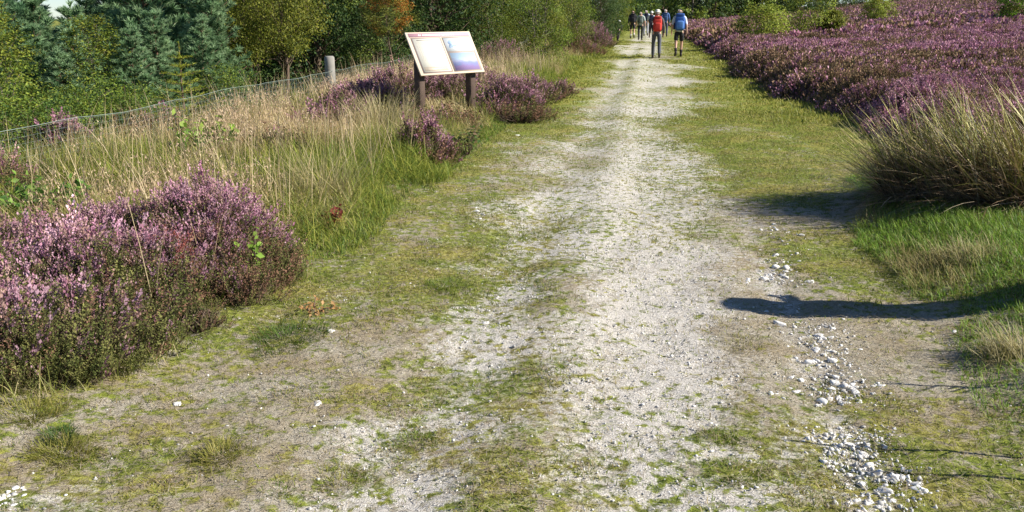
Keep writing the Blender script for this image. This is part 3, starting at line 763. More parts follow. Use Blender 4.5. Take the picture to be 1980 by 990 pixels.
# single tussocks
TG = [(.07, .13, .015), (.15, .22, .025), (.28, .31, .05)]
TY = [(.12, .14, .02), (.24, .24, .04), (.40, .33, .10)]
for px, py, n, r, l0, l1, cols, lb in [
    (868, 556, 700, .16, .03, .07, TG, 'bright green grass tuft in the middle of the left wheel track'),
    (1395, 848, 500, .075, .015, .035, TG, 'round green moss tuft alone on the pale track'),
    (805, 860, 600, .085, .02, .045, TG, 'green grass tuft ringed by white grit near the bottom'),
    (425, 882, 700, .10, .03, .08, TY, 'yellow green grass tuft with a red brown edge at the lower left'),
    (665, 932, 500, .10, .02, .05, TY, 'flat yellow green grass tuft left of the white grit at the bottom'),
    (540, 952, 250, .05, .02, .04, TG, 'small bright green tuft by the bottom edge'),
    (60, 805, 700, .13, .03, .09, TY, 'yellowish grass tuft at the left edge on the brown turf'),
    (120, 880, 700, .13, .03, .08, TY, 'large mossy yellow grass tuft at the lower left corner'),
    (120, 850, 300, .06, .04, .08, [(.04, .09, .02), (.08, .15, .03)], 'dark green grass tuft between yellow ones at the lower left'),
    (555, 655, 900, .2, .03, .10, [(.05, .11, .015), (.12, .18, .02)], 'dark green grass tuft at the edge of the long grass'),
    (1440, 668, 600, .16, .015, .04, TY, 'flat mossy tuft left of the line of white stones'),
    (1420, 918, 500, .11, .015, .04, TG, 'curved green moss tuft near the bottom on the track'),
    (1330, 458, 400, .14, .015, .035, TG, 'flat green moss tuft in the pale middle of the track')]:
    tussock('grass_tuft', P(px, py), n, r, l0, l1, cols, lb, 'grass tuft', lean=.5, w=(.0022, .004), seg=3)
DRYG = [(.22, .20, .06), (.42, .36, .16), (.58, .50, .28)]
tussock('dry_grass_tussock', P(1950, 690), 300, .11, .10, .24, DRYG, 'arching dry grass tussock at the right edge below the shadow', 'grass tuft', az=2.9, azs=1.0, lean=.5)
tussock('dry_grass_tussock', P(1870, 500), 300, .18, .10, .20, DRYG, 'pale dry grass tussock on the bright green bank at the right', 'grass tuft', az=2.9, azs=1.4, lean=.5)
tussock('dry_grass_tussock', P(630, 400), 420, .2, .3, .7, DRYG, 'tall pale grass tussock right of the tallest heather', 'grass tuft', lean=.25)
tussock('dry_grass_tussock', P(740, 262), 420, .3, .4, .75, DRYG, 'straw grass tussock standing before the heather left of the board', 'grass tuft', lean=.2, w=(.006, .009))

# ------------------------------------------------------------------ leafy plants
def leaves(mb, c, nrm, size, C, asp=.55):
    """Pointed folded leaves: centre, facing, size."""
    n = len(c)
    rot = frames(nrm, rng.random(n) * 6.28)
    TV = np.array([[0, -.5, 0], [asp * .5, 0, .10], [0, .5, 0], [-asp * .5, 0, .10]])
    TF = [np.array([[0, 1, 2], [0, 2, 3]])]
    scatter(mb, TV, TF, c, rot, size, np.ones((4, 3)), C)

def leafy_plant(name, p, h, r, n, size, cols, label, cat, group=None):
    root = empty(name, p); tag(root, label, cat, group)
    st = MB(); lf = MB(); k = max(4, n // 14)
    for i in range(k):
        a = random.random() * 6.28; q = random.random() ** .5 * r
        tip = np.array([math.cos(a) * q, math.sin(a) * q, h * random.uniform(.6, 1.05)])
        mid = tip * .5 + np.array([0, 0, h * .12])
        tube(st, [(0, 0, -.02), mid, tip], [.006, .004, .002], 4)
        m = n // k; t = rng.uniform(.3, 1, m)[:, None]
        c = (1 - t) ** 2 * 0 + 2 * t * (1 - t) * mid + t * t * tip + rng.normal(size=(m, 3)) * r * .12
        c[:, 2] = np.maximum(c[:, 2], .01)
        leaves(lf, c, rng.normal(size=(m, 3)) * .7 + np.array([.2, -.2, 1]), rng.uniform(.6, 1.3, m) * size, pick(cols, m), .6)
    st.build('stems', M['bark'], root); lf.build('leaves', M['leaf'], root)
    return root
BR = [(.05, .12, .02), (.11, .22, .03), (.22, .34, .06)]
leafy_plant('bramble_plant', P(85, 440), .34, .35, 220, .07, BR, 'green bramble plant behind the heather at the left edge', 'bramble')
leafy_plant('bramble_plant', P(20, 420), .36, .3, 150, .07, BR, 'bramble plant at the very left edge before the long grass', 'bramble')
leafy_plant('climbing_plant', P(492, 560) + Vector((0, 0, .0)), .44, .10, 46, .05, [(.20, .34, .04), (.35, .5, .09)], 'yellow green leafy shoot climbing through the tallest heather', 'plant')
leafy_plant('bracken_plant', P(410, 315), .5, .35, 150, .10, [(.16, .26, .03), (.30, .40, .07)], 'light green broad leaved plant in the straw grass below the fence', 'plant')
leafy_plant('bracken_plant', P(360, 325), .35, .3, 90, .08, BR, 'darker green leafy plant left of the light green one below the fence', 'plant')
leafy_plant('bramble_plant', P(905, 300), .34, .3, 160, .06, [(.05, .10, .02), (.10, .16, .04), (.20, .13, .07)], 'dark bramble plant right of the half faded heather bush', 'bramble')
leafy_plant('dead_fern', P(605, 605), .05, .16, 70, .026, [(.36, .19, .07), (.55, .33, .14)], 'dead orange fern frond on the grass edge', 'fern')
leafy_plant('red_leaved_plant', P(640, 452), .22, .14, 70, .05, [(.16, .03, .02), (.28, .07, .05)], 'small dark red leaved plant in the long grass', 'plant')

# ------------------------------------------------------------------ stones
def stone_mesh(seed):
    r = np.random.default_rng(seed)
    V, F = IV, IF
    for _ in range(2):            # subdivide
        E = {}; V = list(V); nf = []
        def midp(a, b):
            k = (min(a, b), max(a, b))
            if k not in E: V.append((V[a] + V[b]) / 2 / np.linalg.norm((V[a] + V[b]) / 2)); E[k] = len(V) - 1
            return E[k]
        for a, b, c in F:
            ab, bc, ca = midp(a, b), midp(b, c), midp(c, a)
            nf += [[a, ab, ca], [b, bc, ab], [c, ca, bc], [ab, bc, ca]]
        V = np.array(V); F = np.array(nf)
    s = np.ones(len(V))
    for _ in range(11):           # flat facets, like broken chalk
        d = r.normal(size=3); d /= np.linalg.norm(d); cut = r.uniform(.34, .72)
        k = V @ d; s = np.where(k * s > cut, cut / np.maximum(k, 1e-6), s)
    V = V * s[:, None] * np.array([1, .8, .62]) * (1 + r.normal(size=(len(V), 1)) * .012)
    V[:, 2] += .16
    g = r.uniform(.64, .82); C = np.array([[1, .97, .91]]) * (g + (fbm(V[:, 0] * 3, V[:, 1] * 3 + V[:, 2] * 2, 3, seed) - .5)[:, None] * .35)
    return mesh_from('chalk_stone', V, [F], M['stone'], C)
STM = [stone_mesh(s) for s in range(7)]
STD = []
for q in STM[:2]:
    q2 = q.copy(); q2.name = 'grey_stone'; A_ = q2.color_attributes['Col']; cc_ = np.empty(len(q2.vertices) * 4, np.float32); A_.data.foreach_get('color', cc_); A_.data.foreach_set('color', cc_ * .28); STD.append(q2)
def stone(p, r, label, group=None):
    r *= 1.38; dk = 'dark' in label or 'grey' in label; o = link('grey_stone' if dk else 'chalk_stone', random.choice(STD if dk else STM)); o.location = (p.x, p.y, p.z - r * .24)
    o.scale = (r, r * random.uniform(.8, 1.2), r * random.uniform(.8, 1.2)); o.rotation_euler = (random.uniform(-.3, .3), random.uniform(-.3, .3), random.random() * 6.28)
    return tag(o, label, 'stone', group)
for px, py, r, lb in [(1508, 630, .040, 'largest white stone, standing alone left of the line of stones'),
    (1480, 603, .026, 'small white stone just below the tip of the post shadow'),
    (939, 626, .026, 'upright white stone on green turf left of the pale middle'),
    (641, 640, .024, 'white stone at the edge of the long grass on the left'),
    (628, 661, .016, 'small dark sided stone just below the one at the grass edge'),
    (612, 784, .022, 'white stone on the brown turf at the lower left'),
    (345, 781, .022, 'white stone among yellow green turf far left'),
    (220, 942, .018, 'pale yellowish stone near the lower left corner'),
    (1845, 643, .026, 'white stone in the grass at the right below the post shadow'),
    (1002, 262, .035, 'white stone on the grass edge in front of the board'),
    (1435, 770, .016, 'small grey stone on the track left of the stone line'),
    (490, 776, .016, 'small white stone on the turf left of the grey patch'),
    (1395, 545, .022, 'dark stone alone on the pale track')]:
    stone(P(px, py), r, lb)
for px, py, r in ((922, 408, .028), (934, 415, .024), (928, 425, .020), (920, 402, .018)):
    stone(P(px, py), r, 'white stone in the small cluster at the edge of the long grass', 'cluster of white stones by the long grass')
line = [(1520, 450, 25, 22, 16), (1505, 505, 25, 28, 22), (1500, 540, 45, 14, 30), (1585, 640, 40, 20, 26), (1600, 690, 32, 40, 34), (1610, 750, 60, 35, 50), (1660, 775, 50, 15, 14),
        (1620, 860, 55, 20, 22), (1690, 845, 30, 20, 12), (1650, 905, 60, 15, 12), (1720, 940, 60, 25, 26), (1690, 975, 60, 12, 10)]
LB = 'white chalk stone in the broken line along the right of the track'
for cx, cy, sx, sy, n in line:
    for _ in range(n):
        px, py = random.gauss(cx, sx * .8), random.gauss(cy, sy * .55)
        if py > 995: continue
        stone(P(px, py), random.choice((.010, .013, .016, .02, .026)) * random.uniform(.8, 1.2), LB, 'line of white stones along the track')
for _ in range(10):
    stone(P(random.gauss(12, 18), random.gauss(965, 16)), random.uniform(.008, .02), 'white chip of the heap at the lower left corner', 'heap of white chips at the corner')

# ------------------------------------------------------------------ trees
def limb(mb, p0, p1, r0, r1, k=6, sag=.0, n=4, jit=.04):
    p0, p1 = np.array(p0, float), np.array(p1, float); t = np.linspace(0, 1, n)[:, None]
    pts = p0 + (p1 - p0) * t; L_ = np.linalg.norm(p1 - p0)
    pts[1:-1] += rng.normal(size=(n - 2, 3)) * jit * L_
    pts[:, 2] += sag * L_ * np.sin(t[:, 0] * math.pi)
    tube(mb, pts, np.linspace(r0, r1, n), k)

def broadleaf_meshes(h, rx, base, ncl, per, lsize, cols, cols2=None, frac2=None, trunk_r=.06, profile='round', bark='bark', clump=.17, stems=1):
    """Trunk with limbs to leaf clumps; each crown mesh is thousands of separate leaves."""
    tk = MB(); cr = MB()
    tops = []
    for s in range(stems):
        off = np.array([rng.normal() * .12 * (stems > 1), rng.normal() * .12 * (stems > 1), 0])
        top = np.array([off[0] * 3 + rng.normal() * .05 * h, off[1] * 3 + rng.normal() * .05 * h, h * .93])
        limb(tk, off + [0, 0, -.15], top, trunk_r / stems ** .5, trunk_r * .12, 8, 0, 7, .015); tops.append((off, top))
    for i in range(ncl):
        t = base + (1 - base) * ((i + rng.random()) / ncl)
        s = (t - base) / (1 - base)
        if profile == 'round': pr = math.sqrt(max(.03, 1 - (2 * s - .9) ** 2 * .85))
        elif profile == 'cone': pr = (1 - s) ** .75 * 1.0 + .08
        else: pr = min(1, .45 + s * 2.2) * (1 - s ** 2.6 * .8)
        a = i * 2.39996 + rng.normal() * .5; r = rx * pr * math.sqrt(rng.uniform(.12, 1.1))
        off, top = tops[i % stems]
        ax = off + (top - off) * max(.1, t - .16); c = np.array([math.cos(a) * r, math.sin(a) * r, t * h]) + np.array([top[0] * t, top[1] * t, 0]) * .5
        limb(tk, ax, c, trunk_r * .28 * (1.1 - t), .004, 5, -.04, 4, .05)
        sg = clump * rx * rng.uniform(.7, 1.35)
        pp = rng.normal(size=(per, 3)); pp *= (rng.random((per, 1)) ** .4) / (np.linalg.norm(pp, axis=1)[:, None] + .5) * 1.7
        pos = c + pp * sg * np.array([1.25, 1.25, .8])
        pos[:, 2] = np.maximum(pos[:, 2], .03)
        out = pos - np.array([0, 0, h * .45]); out /= np.linalg.norm(out, axis=1)[:, None] + 1e-6
        cl = pick(cols, per) * rng.uniform(.85, 1.15)
        if cols2 is not None and rng.random() < frac2(t, a): cl = pick(cols2, per)
        leaves(cr, pos, out * .5 + np.array([0, 0, .5]) + rng.normal(size=(per, 3)) * .6, lsize * rng.uniform(.6, 1.35, per), cl)
    return tk.mesh('trunk', M[bark], True), cr.mesh('crown', M['leaf'])

def pine_meshes(h, rx, seed, cols, low=.04):
    tk = MB(); cr = MB()
    lean = rng.normal(size=2) * .03 * h
    limb(tk, (0, 0, -.15), (lean[0], lean[1], h * .97), .018 * h, .008, 8, 0, 8, .008)
    tp = []; td = []
    nw = int(h / .27)
    for w in range(nw):
        t = low + (1 - low) * (w + .4 * rng.random()) / nw
        nb = 6 if t < .85 else 5
        for b in range(nb):
            a = 6.283 * b / nb + w * 1.1 + rng.normal() * .25
            L_ = rx * (1.06 - t) ** .7 * rng.uniform(.65, 1.15) * min(1, .55 + 2.2 * t)
            up = rng.uniform(.15, .5) + .6 * t
            p0 = np.array([lean[0] * t, lean[1] * t, h * t]); d = np.array([math.cos(a), math.sin(a), up]); d /= np.linalg.norm(d)
            p1 = p0 + d * L_ + np.array([0, 0, .12 * L_])
            limb(tk, p0, p1, .012 + .006 * L_, .004, 4, -.08, 4, .02)
            nt = max(4, int(L_ / .065))
            for k in range(nt):
                q = .10 + .90 * (k + rng.random()) / nt
                c = p0 + (p1 - p0) * q; c[2] -= .08 * L_ * math.sin(q * math.pi)
                sd = np.array([-d[1], d[0], 0]) * rng.choice([-1, 1]) * rng.uniform(.3, 1) * (1.15 - q) * .45 * L_
                c = c + sd + np.array([0, 0, rng.uniform(0, .08)])
                tp.append(c); td.append(d * .6 + sd / (np.linalg.norm(sd) + .01) * .4 + np.array([0, 0, .7]))
            tp.append(p1); td.append(d + np.array([0, 0, .9]))
    for k in range(4): tp.append(np.array([lean[0], lean[1], h * (.93 + .03 * k)])); td.append(np.array([0, 0, 1.0]))
    tp = np.array(tp); td = np.array(td) + rng.normal(size=(len(tp), 3)) * .18
    r = np.random.default_rng(seed); TV = []; TF = []
    for j in range(26):
        th = r.random() * 6.28; fl = r.uniform(.25, 1.15)
        z0 = r.uniform(-.1, .55); d = np.array([math.sin(fl) * math.cos(th), math.sin(fl) * math.sin(th), math.cos(fl)])
        s = np.cross(d, r.normal(size=3)); s /= np.linalg.norm(s); i = len(TV)
        TV += [np.array([0, 0, z0]) - s * .085, np.array([0, 0, z0]) + s * .085, np.array([0, 0, z0]) + d * r.uniform(.7, 1.1)]; TF.append([i, i + 1, i + 2])
    n = len(tp)
    scatter(cr, np.array(TV), [np.array(TF)], tp, frames(td, rng.random(n) * 6.28), rng.uniform(.12, .20, n), np.ones((len(TV), 3)), pick(cols, n, .25))
    return tk.mesh('trunk', M['bark_red'], True), cr.mesh('crown', M['leaf'])

def spruce_meshes(h, rx, cols):
    tk = MB(); cr = MB()
    limb(tk, (0, 0, -.1), (0, 0, h), .022, .004, 6, 0, 6, .006)
    tp = []; td = []
    nw = 9
    for w in range(nw):
        t = .06 + .86 * w / nw
        for b in range(7):
            a = 6.283 * b / 7 + w * .7 + rng.normal() * .15; L_ = rx * (1.02 - t) * rng.uniform(.8, 1.1)
            d = np.array([math.cos(a), math.sin(a), .35]); p0 = np.array([0, 0, h * t]); p1 = p0 + d * L_
            limb(tk, p0, p1, .006, .002, 4, -.05, 3, .01)
            m = int(60 * L_ / rx) + 8; q = rng.random(m)[:, None]
            tp.append(p0 + (p1 - p0) * q + rng.normal(size=(m, 3)) * .012); td.append(np.tile(d, (m, 1)) + rng.normal(size=(m, 3)) * .6)
    m = 70; tp.append(np.array([0, 0, h]) - np.array([0, 0, 1]) * rng.random((m, 1)) * .3 * h); td.append(rng.normal(size=(m, 3)) * .5 + np.array([0, 0, 1]))
    tp = np.concatenate(tp); td = np.concatenate(td); n = len(tp)
    TV = np.array([[-.12, 0, 0], [.12, 0, 0], [0, .0, 1.0], [0, -.12, 0], [0, .12, 0]]); TF = [np.array([[0, 1, 2], [3, 4, 2]])]
    scatter(cr, TV, TF, tp, frames(td, rng.random(n) * 6.28), rng.uniform(.03, .055, n), np.ones((5, 3)), pick(cols, n))
    return tk.mesh('trunk', M['bark'], True), cr.mesh('crown', M['leaf'])

def plant_tree(name, meshes, p, label, cat, s=1.0, rz=None, group=None, sz=None):
    root = empty(name, p, random.random() * 6.28 if rz is None else rz); root.scale = (s, s, sz or s)
    tag(root, label, cat, group)
    link('trunk', meshes[0], root); link('crown', meshes[1], root)
    return root

OLIVE = [(.075, .098, .015), (.155, .18, .022), (.28, .275, .035)]
BIRCH = [(.07, .125, .02), (.155, .225, .03), (.29, .33, .045)]
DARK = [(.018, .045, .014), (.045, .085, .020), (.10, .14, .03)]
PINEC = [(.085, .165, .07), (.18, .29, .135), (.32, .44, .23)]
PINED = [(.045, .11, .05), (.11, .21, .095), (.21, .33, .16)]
ORANGE = [(.30, .10, .02), (.42, .18, .03), (.35, .25, .05)]
PI = [pine_meshes(5.2, 1.25, 1, PINEC), pine_meshes(4.4, 1.05, 2, PINEC), pine_meshes(5.6, 1.4, 3, PINED)]
BI = [broadleaf_meshes(3.3, .72, .06, 60, 130, .052, BIRCH, OLIVE, lambda t, a: .5, .035, 'flame', 'bark_pale', .26),
      broadleaf_meshes(4.4, 1.55, .03, 130, 190, .062, BIRCH, OLIVE, lambda t, a: .25, .06, 'flame', 'bark_pale', .20, 3)]
OA = broadleaf_meshes(3.9, 1.55, .40, 90, 170, .075, OLIVE, None, None, .09, 'round', 'bark', .20)
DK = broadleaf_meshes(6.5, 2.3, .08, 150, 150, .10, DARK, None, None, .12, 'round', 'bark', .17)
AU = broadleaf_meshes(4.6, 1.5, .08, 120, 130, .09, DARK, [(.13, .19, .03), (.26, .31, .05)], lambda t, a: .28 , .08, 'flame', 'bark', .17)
AO = broadleaf_meshes(4.9, 1.25, .55, 80, 90, .085, ORANGE, [(.10, .13, .02), (.20, .20, .03)], lambda t, a: .75 if t < .8 else .15, .045, 'flame', 'bark', .15)
SH = broadleaf_meshes(1.1, .75, .08, 50, 130, .045, [(.035, .075, .018), (.07, .13, .025), (.14, .20, .035)], BIRCH, lambda t, a: .4, .02, 'round', 'bark', .26, 3)
SP = spruce_meshes(1.75, .62, [(.20, .26, .02), (.34, .38, .04), (.48, .48, .08)])

def gz(px, depth, top_py, meshes_h, name, meshes, label, cat, group=None, wide=1.0):
    """Stand a tree on the ground at that bearing and depth, scaled so its top reaches a given sight line."""
    p = AT(px, depth)
    ang = PITCH - math.atan((495 - top_py) / F_PX)
    ztop = EYE - math.tan(ang) * depth
    s = max(.3, (ztop - p.z) / meshes_h)
    return plant_tree(name, meshes, p, label, cat, s * wide, None, group, s)
PG = 'young pines in the plantation beyond the fence'
gz(38, 11.0, 28, 3.3, 'birch_tree', BI[0], 'slim olive green birch at the left edge beyond the fence', 'birch', None, 1.25)
gz(212, 13.0, 35, 3.3, 'birch_tree', BI[0], 'slim birch with yellowish leaves among the blue green pines', 'birch', None, 1.35)
gz(-40, 12.5, -20, 3.3, 'birch_tree', BI[0], 'birch cut off by the left edge of the photo', 'birch')
gz(362, 11.8, 82, 1.75, 'spruce_sapling', SP, 'small yellow green spruce sapling standing before the dark pines', 'spruce', None, 1.5)
gz(150, 12.8, 105, 4.4, 'pine_tree', PI[1], 'small pine with reddish bare trunk between the two slim birches', 'pine', None, 1.5)
for px, dp, tp, k, lb in [
    (95, 19, 8, 0, 'pine whose pointed top ends just under the sky at the far left'), (150, 21, 22, 1, 'pine with its top against the gap of sky, left one'),
    (185, 24, 5, 0, 'pine right of the sky gap whose top meets the sky'), (20, 17, -40, 2, 'pine behind the slim birch at the left edge'),
    (255, 18, -60, 0, 'blue green pine right of the slim yellowish birch'), (320, 17, -120, 1, 'blue green pine above the spruce sapling'),
    (375, 19, -160, 2, 'big dark pine right behind the spruce sapling'), (415, 16.5, -70, 0, 'pale blue green pine at the right end of the pines'),
    (300, 14.5, 95, 1, 'short pine left of the spruce sapling')]:
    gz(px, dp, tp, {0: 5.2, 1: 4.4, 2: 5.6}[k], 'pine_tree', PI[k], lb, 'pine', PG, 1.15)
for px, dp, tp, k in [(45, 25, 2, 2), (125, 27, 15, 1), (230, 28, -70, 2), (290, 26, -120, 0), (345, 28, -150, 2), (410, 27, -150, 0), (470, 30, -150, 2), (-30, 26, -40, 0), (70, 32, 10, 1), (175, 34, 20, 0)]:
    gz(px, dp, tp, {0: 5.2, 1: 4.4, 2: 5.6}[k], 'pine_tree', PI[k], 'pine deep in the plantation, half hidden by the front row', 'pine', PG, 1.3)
gz(560, 17.5, -70, 3.9, 'oak_tree', OA, 'young oak with olive yellow crown standing in full sun left of the board', 'oak', None, .78)
gz(490, 19.5, -110, 3.9, 'oak_tree', OA, 'olive crowned oak half in shade left of the sunlit oak', 'oak', None, .75)
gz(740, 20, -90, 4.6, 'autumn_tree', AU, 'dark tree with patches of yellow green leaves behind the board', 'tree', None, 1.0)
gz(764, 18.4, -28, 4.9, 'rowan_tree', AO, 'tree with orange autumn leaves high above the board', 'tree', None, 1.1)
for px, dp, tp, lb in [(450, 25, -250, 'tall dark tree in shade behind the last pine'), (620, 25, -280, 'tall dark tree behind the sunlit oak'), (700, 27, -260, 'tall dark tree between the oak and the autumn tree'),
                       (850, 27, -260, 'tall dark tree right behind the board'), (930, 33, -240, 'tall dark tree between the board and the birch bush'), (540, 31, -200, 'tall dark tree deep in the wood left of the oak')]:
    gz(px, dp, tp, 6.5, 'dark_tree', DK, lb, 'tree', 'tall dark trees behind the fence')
gz(1040, 28, -110, 4.4, 'birch_tree', BI[1], 'big bushy birch reaching the ground right of the board', 'birch', None, .90)
gz(955, 30, -60, 4.4, 'birch_tree', BI[1], 'bushy birch darker and behind the board right end', 'birch', None, .9)
gz(1095, 36, -80, 4.4, 'birch_tree', BI[1], 'bushy birch hidden half behind the big bushy birch', 'birch', None, .8)
gz(1150, 47, -60, 6.5, 'dark_tree', DK, 'dark shaded tree beside the track beyond the birches', 'tree', None, .9)
gz(1183, 62, -55, 4.4, 'birch_tree', BI[1], 'yellow green birch beside the far end of the track', 'birch', None, .75)
for px, dp, s in [(70, 10.2, .8), (215, 11.0, .7), (285, 12.5, .6), (140, 10.8, .6), (450, 15, .7), (5, 9.6, .7)]:
    plant_tree('low_shrub', SH, AT(px, dp), 'low green shrub just beyond the fence on the left', 'shrub', s, None, 'low shrubs under the plantation trees')
for px, dp, tp, k in [(105, 13.6, 60, 0), (265, 13.2, 60, 1), (320, 14.2, 30, 0), (175, 15, 60, 1), (395, 15.2, 40, 1)]:
    gz(px, dp, tp, {0: 5.2, 1: 4.4, 2: 5.6}[k], 'pine_tree', PI[k], 'short bushy pine in the front row of the plantation', 'pine', 'short pines of the plantation front row', 1.35)
for i in range(16):
    px = 440 + i * 46 + random.uniform(-12, 12)
    plant_tree('dark_tree', DK, AT(px, random.uniform(40, 56)), 'dark tree of the wood behind, seen only in gaps between nearer trees', 'tree', random.uniform(.9, 1.15), None, 'dark trees deep in the wood')
FD = [broadleaf_meshes(7.5, 2.6, .05, 60, 60, .34, BIRCH, DARK, lambda t, a: .4, .12, 'flame', 'bark_pale', .22),
      broadleaf_meshes(8.5, 2.2, .05, 60, 60, .34, DARK, BIRCH, lambda t, a: .2, .12, 'cone', 'bark', .22)]
for i in range(22):
    px = 1195 + i * 15.5 + random.uniform(-6, 6)
    p = AT(px, random.uniform(118, 150))
    plant_tree('far_tree', FD[i % 2], p, 'green tree of the far wood closing the view across the track', 'tree', random.uniform(.8, 1.15), None, 'far wood beyond the moor')
for px, dp, s in ((1210, 85, .75), (1235, 100, .7), (1555, 150, .7), (1578, 170, .7), (1600, 160, .6), (1622, 180, .6), (1640, 190, .55), (1665, 190, .5), (1700, 200, .5)):
    plant_tree('far_tree', FD[0 if px < 1300 else 1], AT(px, dp), 'bushy tree nearer than the far wood at the end of the track' if px < 1300 else 'distant dark tree on the skyline of the moor', 'tree', s, None, 'bushy trees at the track end' if px < 1300 else 'trees on the moor skyline')
for px, dp, tp, hw, cols, lb in [
    (1462, 40, 14, 48, [(.14, .21, .025), (.27, .33, .045), (.42, .44, .07)], 'yellow green birch bush in the heather right of the walkers'),
    (1548, 43, -35, 44, [(.14, .21, .025), (.27, .33, .045), (.42, .44, .07)], 'tallest birch bush on the moor, reaching the top of the photo'),
    (1592, 43, 22, 26, OLIVE, 'low olive bush at the right foot of the tallest birch bush'),
    (1678, 56, -2, 28, [(.14, .21, .025), (.27, .33, .045), (.42, .44, .07)], 'small round green bush far out on the moor'),
    (1938, 44, -22, 34, [(.12, .24, .02), (.26, .40, .04)], 'bright green round bush on the moor at the right edge')]:
    q = AT(px, dp); h = EYE - math.tan(PITCH - math.atan((495 - tp) / F_PX)) * dp - q.z
    ms = broadleaf_meshes(h, hw / F_PX * dp, .08, 60, 120, .09, cols, DARK if px == 1548 else OLIVE, lambda t, a: .15, .03, 'round', 'bark', .25, 3)
    plant_tree('moor_bush', ms, q, lb, 'bush')

# ------------------------------------------------------------------ fence
fence = empty('wire_fence', Vector(XY(-5.25, 15.9)).to_3d() + Vector((0, 0, 0))); fp = fence.location.copy()
tag(fence, 'low wire netting fence with a grey wooden post along the trees', 'fence')
def fpt(v, z, du=0.0):
    x, y = XY(-5.22 + du, v); return np.array([x - fp.x, y - fp.y, h1(x, y) + z])
for k, v0 in enumerate((4.0, 14.8, 25.0, 36.0)):
    mb = MB(); b = fpt(v0, 0, -.07)
    pts = [b + np.array([0, 0, z]) for z in (-.3, 0, .2, .4, .62)] 
    hh = .78
    pts.append(b + np.array([.0, 0, hh])); pts.append(b + np.array([0, 0, hh + .025]))
    tube(mb, pts, [.09, .089, .088, .087, .086, .085, .066], 12)
    o = mb.build('post', M['post'], fence, True)
    if k == 1:
        m2 = MB(); tube(m2, [fpt(v0 - .75, .02, -.12), fpt(v0 - .05, .45, -.13)], [.035, .03], 8); m2.build('strut', M['signwood'], fence)
mb = MB(); vv = np.arange(1.5, 40, .06)
for v in vv:       # upright netting wires
    a = fpt(v, .0); c = fpt(v + .02 * math.sin(v * 40), .55); tube(mb, [a, c], .0008 + .00003 * v, 3, cap=False)
for z in np.linspace(.03, .55, 10):
    tube(mb, [fpt(v, z + .008 * math.sin(v * 1.3)) for v in np.arange(1.5, 40, .25)], .0008, 3, cap=False)
mb.build('netting', M['wire'], fence)
mb = MB(); tube(mb, [fpt(v, .565 + .012 * math.sin(v * 1.3)) for v in np.arange(1.5, 40, .25)], .0024, 5, cap=False); mb.build('top_wire', M['wire'], fence)

# ------------------------------------------------------------------ information board
bp = P(864, 224)
TH = R(47)
board = empty('information_board', bp, TH); board.scale = (.97, .97, .95); tag(board, 'information board on two dark wooden legs beside the track', 'sign')
def poly_leg(x0, x1, y0, y1, zf_, zb):
    mb = MB(); c = .008
    ring = [(x0 + c, y0), (x1 - c, y0), (x1, y0 + c), (x1, y1 - c), (x1 - c, y1), (x0 + c, y1), (x0, y1 - c), (x0, y0 + c)]
    top = lambda y: zf_ + (zb - zf_) * (y - y0) / (y1 - y0)
    V = [(x, y, -.3) for x, y in ring] + [(x, y, top(y)) for x, y in ring]
    F = [np.array([[i, (i + 1) % 8, 8 + (i + 1) % 8, 8 + i] for i in range(8)]), np.array([list(range(7, -1, -1)), list(range(8, 16))])]
    mb.add(V, F, (.1, .1, .1)); return mb
AX, AZ = .34, .62             # the board's slope: forward run and rise
slope = math.hypot(AX, AZ)
zc = .965
def zat(y): return zc + y * AZ / AX      # underside plane through local y = 0
for sx in (-1, 1):
    xc = sx * .53
    poly_leg(xc - .055, xc + .055, -.055, .075, zat(-.055) - .025, zat(.075) - .025).build('leg', M['signwood'], board)
for sx in (-1, 1):            # cleats that carry the board
    mb = MB(); xc = sx * .45
    T = Matrix.Translation((xc, 0, zc - .035)) @ Matrix.Rotation(math.atan2(AZ, AX), 4, 'X')
    box(mb, (-.024, -slope / 2 + .03, -.03), (.024, slope / 2 - .06, .018), None, T, .006); mb.build('cleat', M['signwood'], board)
mb = MB(); box(mb, (-.474, .02, .70), (.474, .055, .775), None, None, .006); mb.build('rail', M['signwood'], board)
T = Matrix.Translation((0, 0, zc)) @ Matrix.Rotation(math.atan2(AZ, AX), 4, 'X')
W2, S2 = .66, slope / 2
pm = plain('cream_board', (.56, .46, .34), .7, noise=.05, scale=5)
mb = MB(); box(mb, (-W2, -S2, -.012), (W2, S2, .012), None, T, .004); panel = mb.build('panel', pm, board)
def inlay(name, x0, y0, x1, y1, mat, lift=.0135, parent=panel, th=.001):
    mb = MB(); box(mb, (x0, y0, lift), (x1, y1, lift + th), None, T); return mb.build(name, mat, parent)
inlay('header', -.62, S2 - .085, .62, S2 - .02, plain('header_band', (.52, .29, .33), .75, noise=.2, scale=3))
inlay('sheet_border', -.60, -S2 + .03, .0, S2 - .095, plain('border_brown', (.30, .225, .20), .75, noise=.1), .0128, panel, .001)
inlay('sheet_border', .02, -S2 + .03, .62, S2 - .095, plain('border_tan', (.34, .27, .23), .75, noise=.1), .0128, panel, .001)
inlay('text_sheet', -.57, -S2 + .05, -.03, S2 - .11, plain('text_sheet', (.66, .62, .52), .75, noise=.04))
inlay('drawing_sheet', .04, .02, .60, S2 - .11, plain('drawing_sheet', (.60, .62, .63), .75, noise=.05))
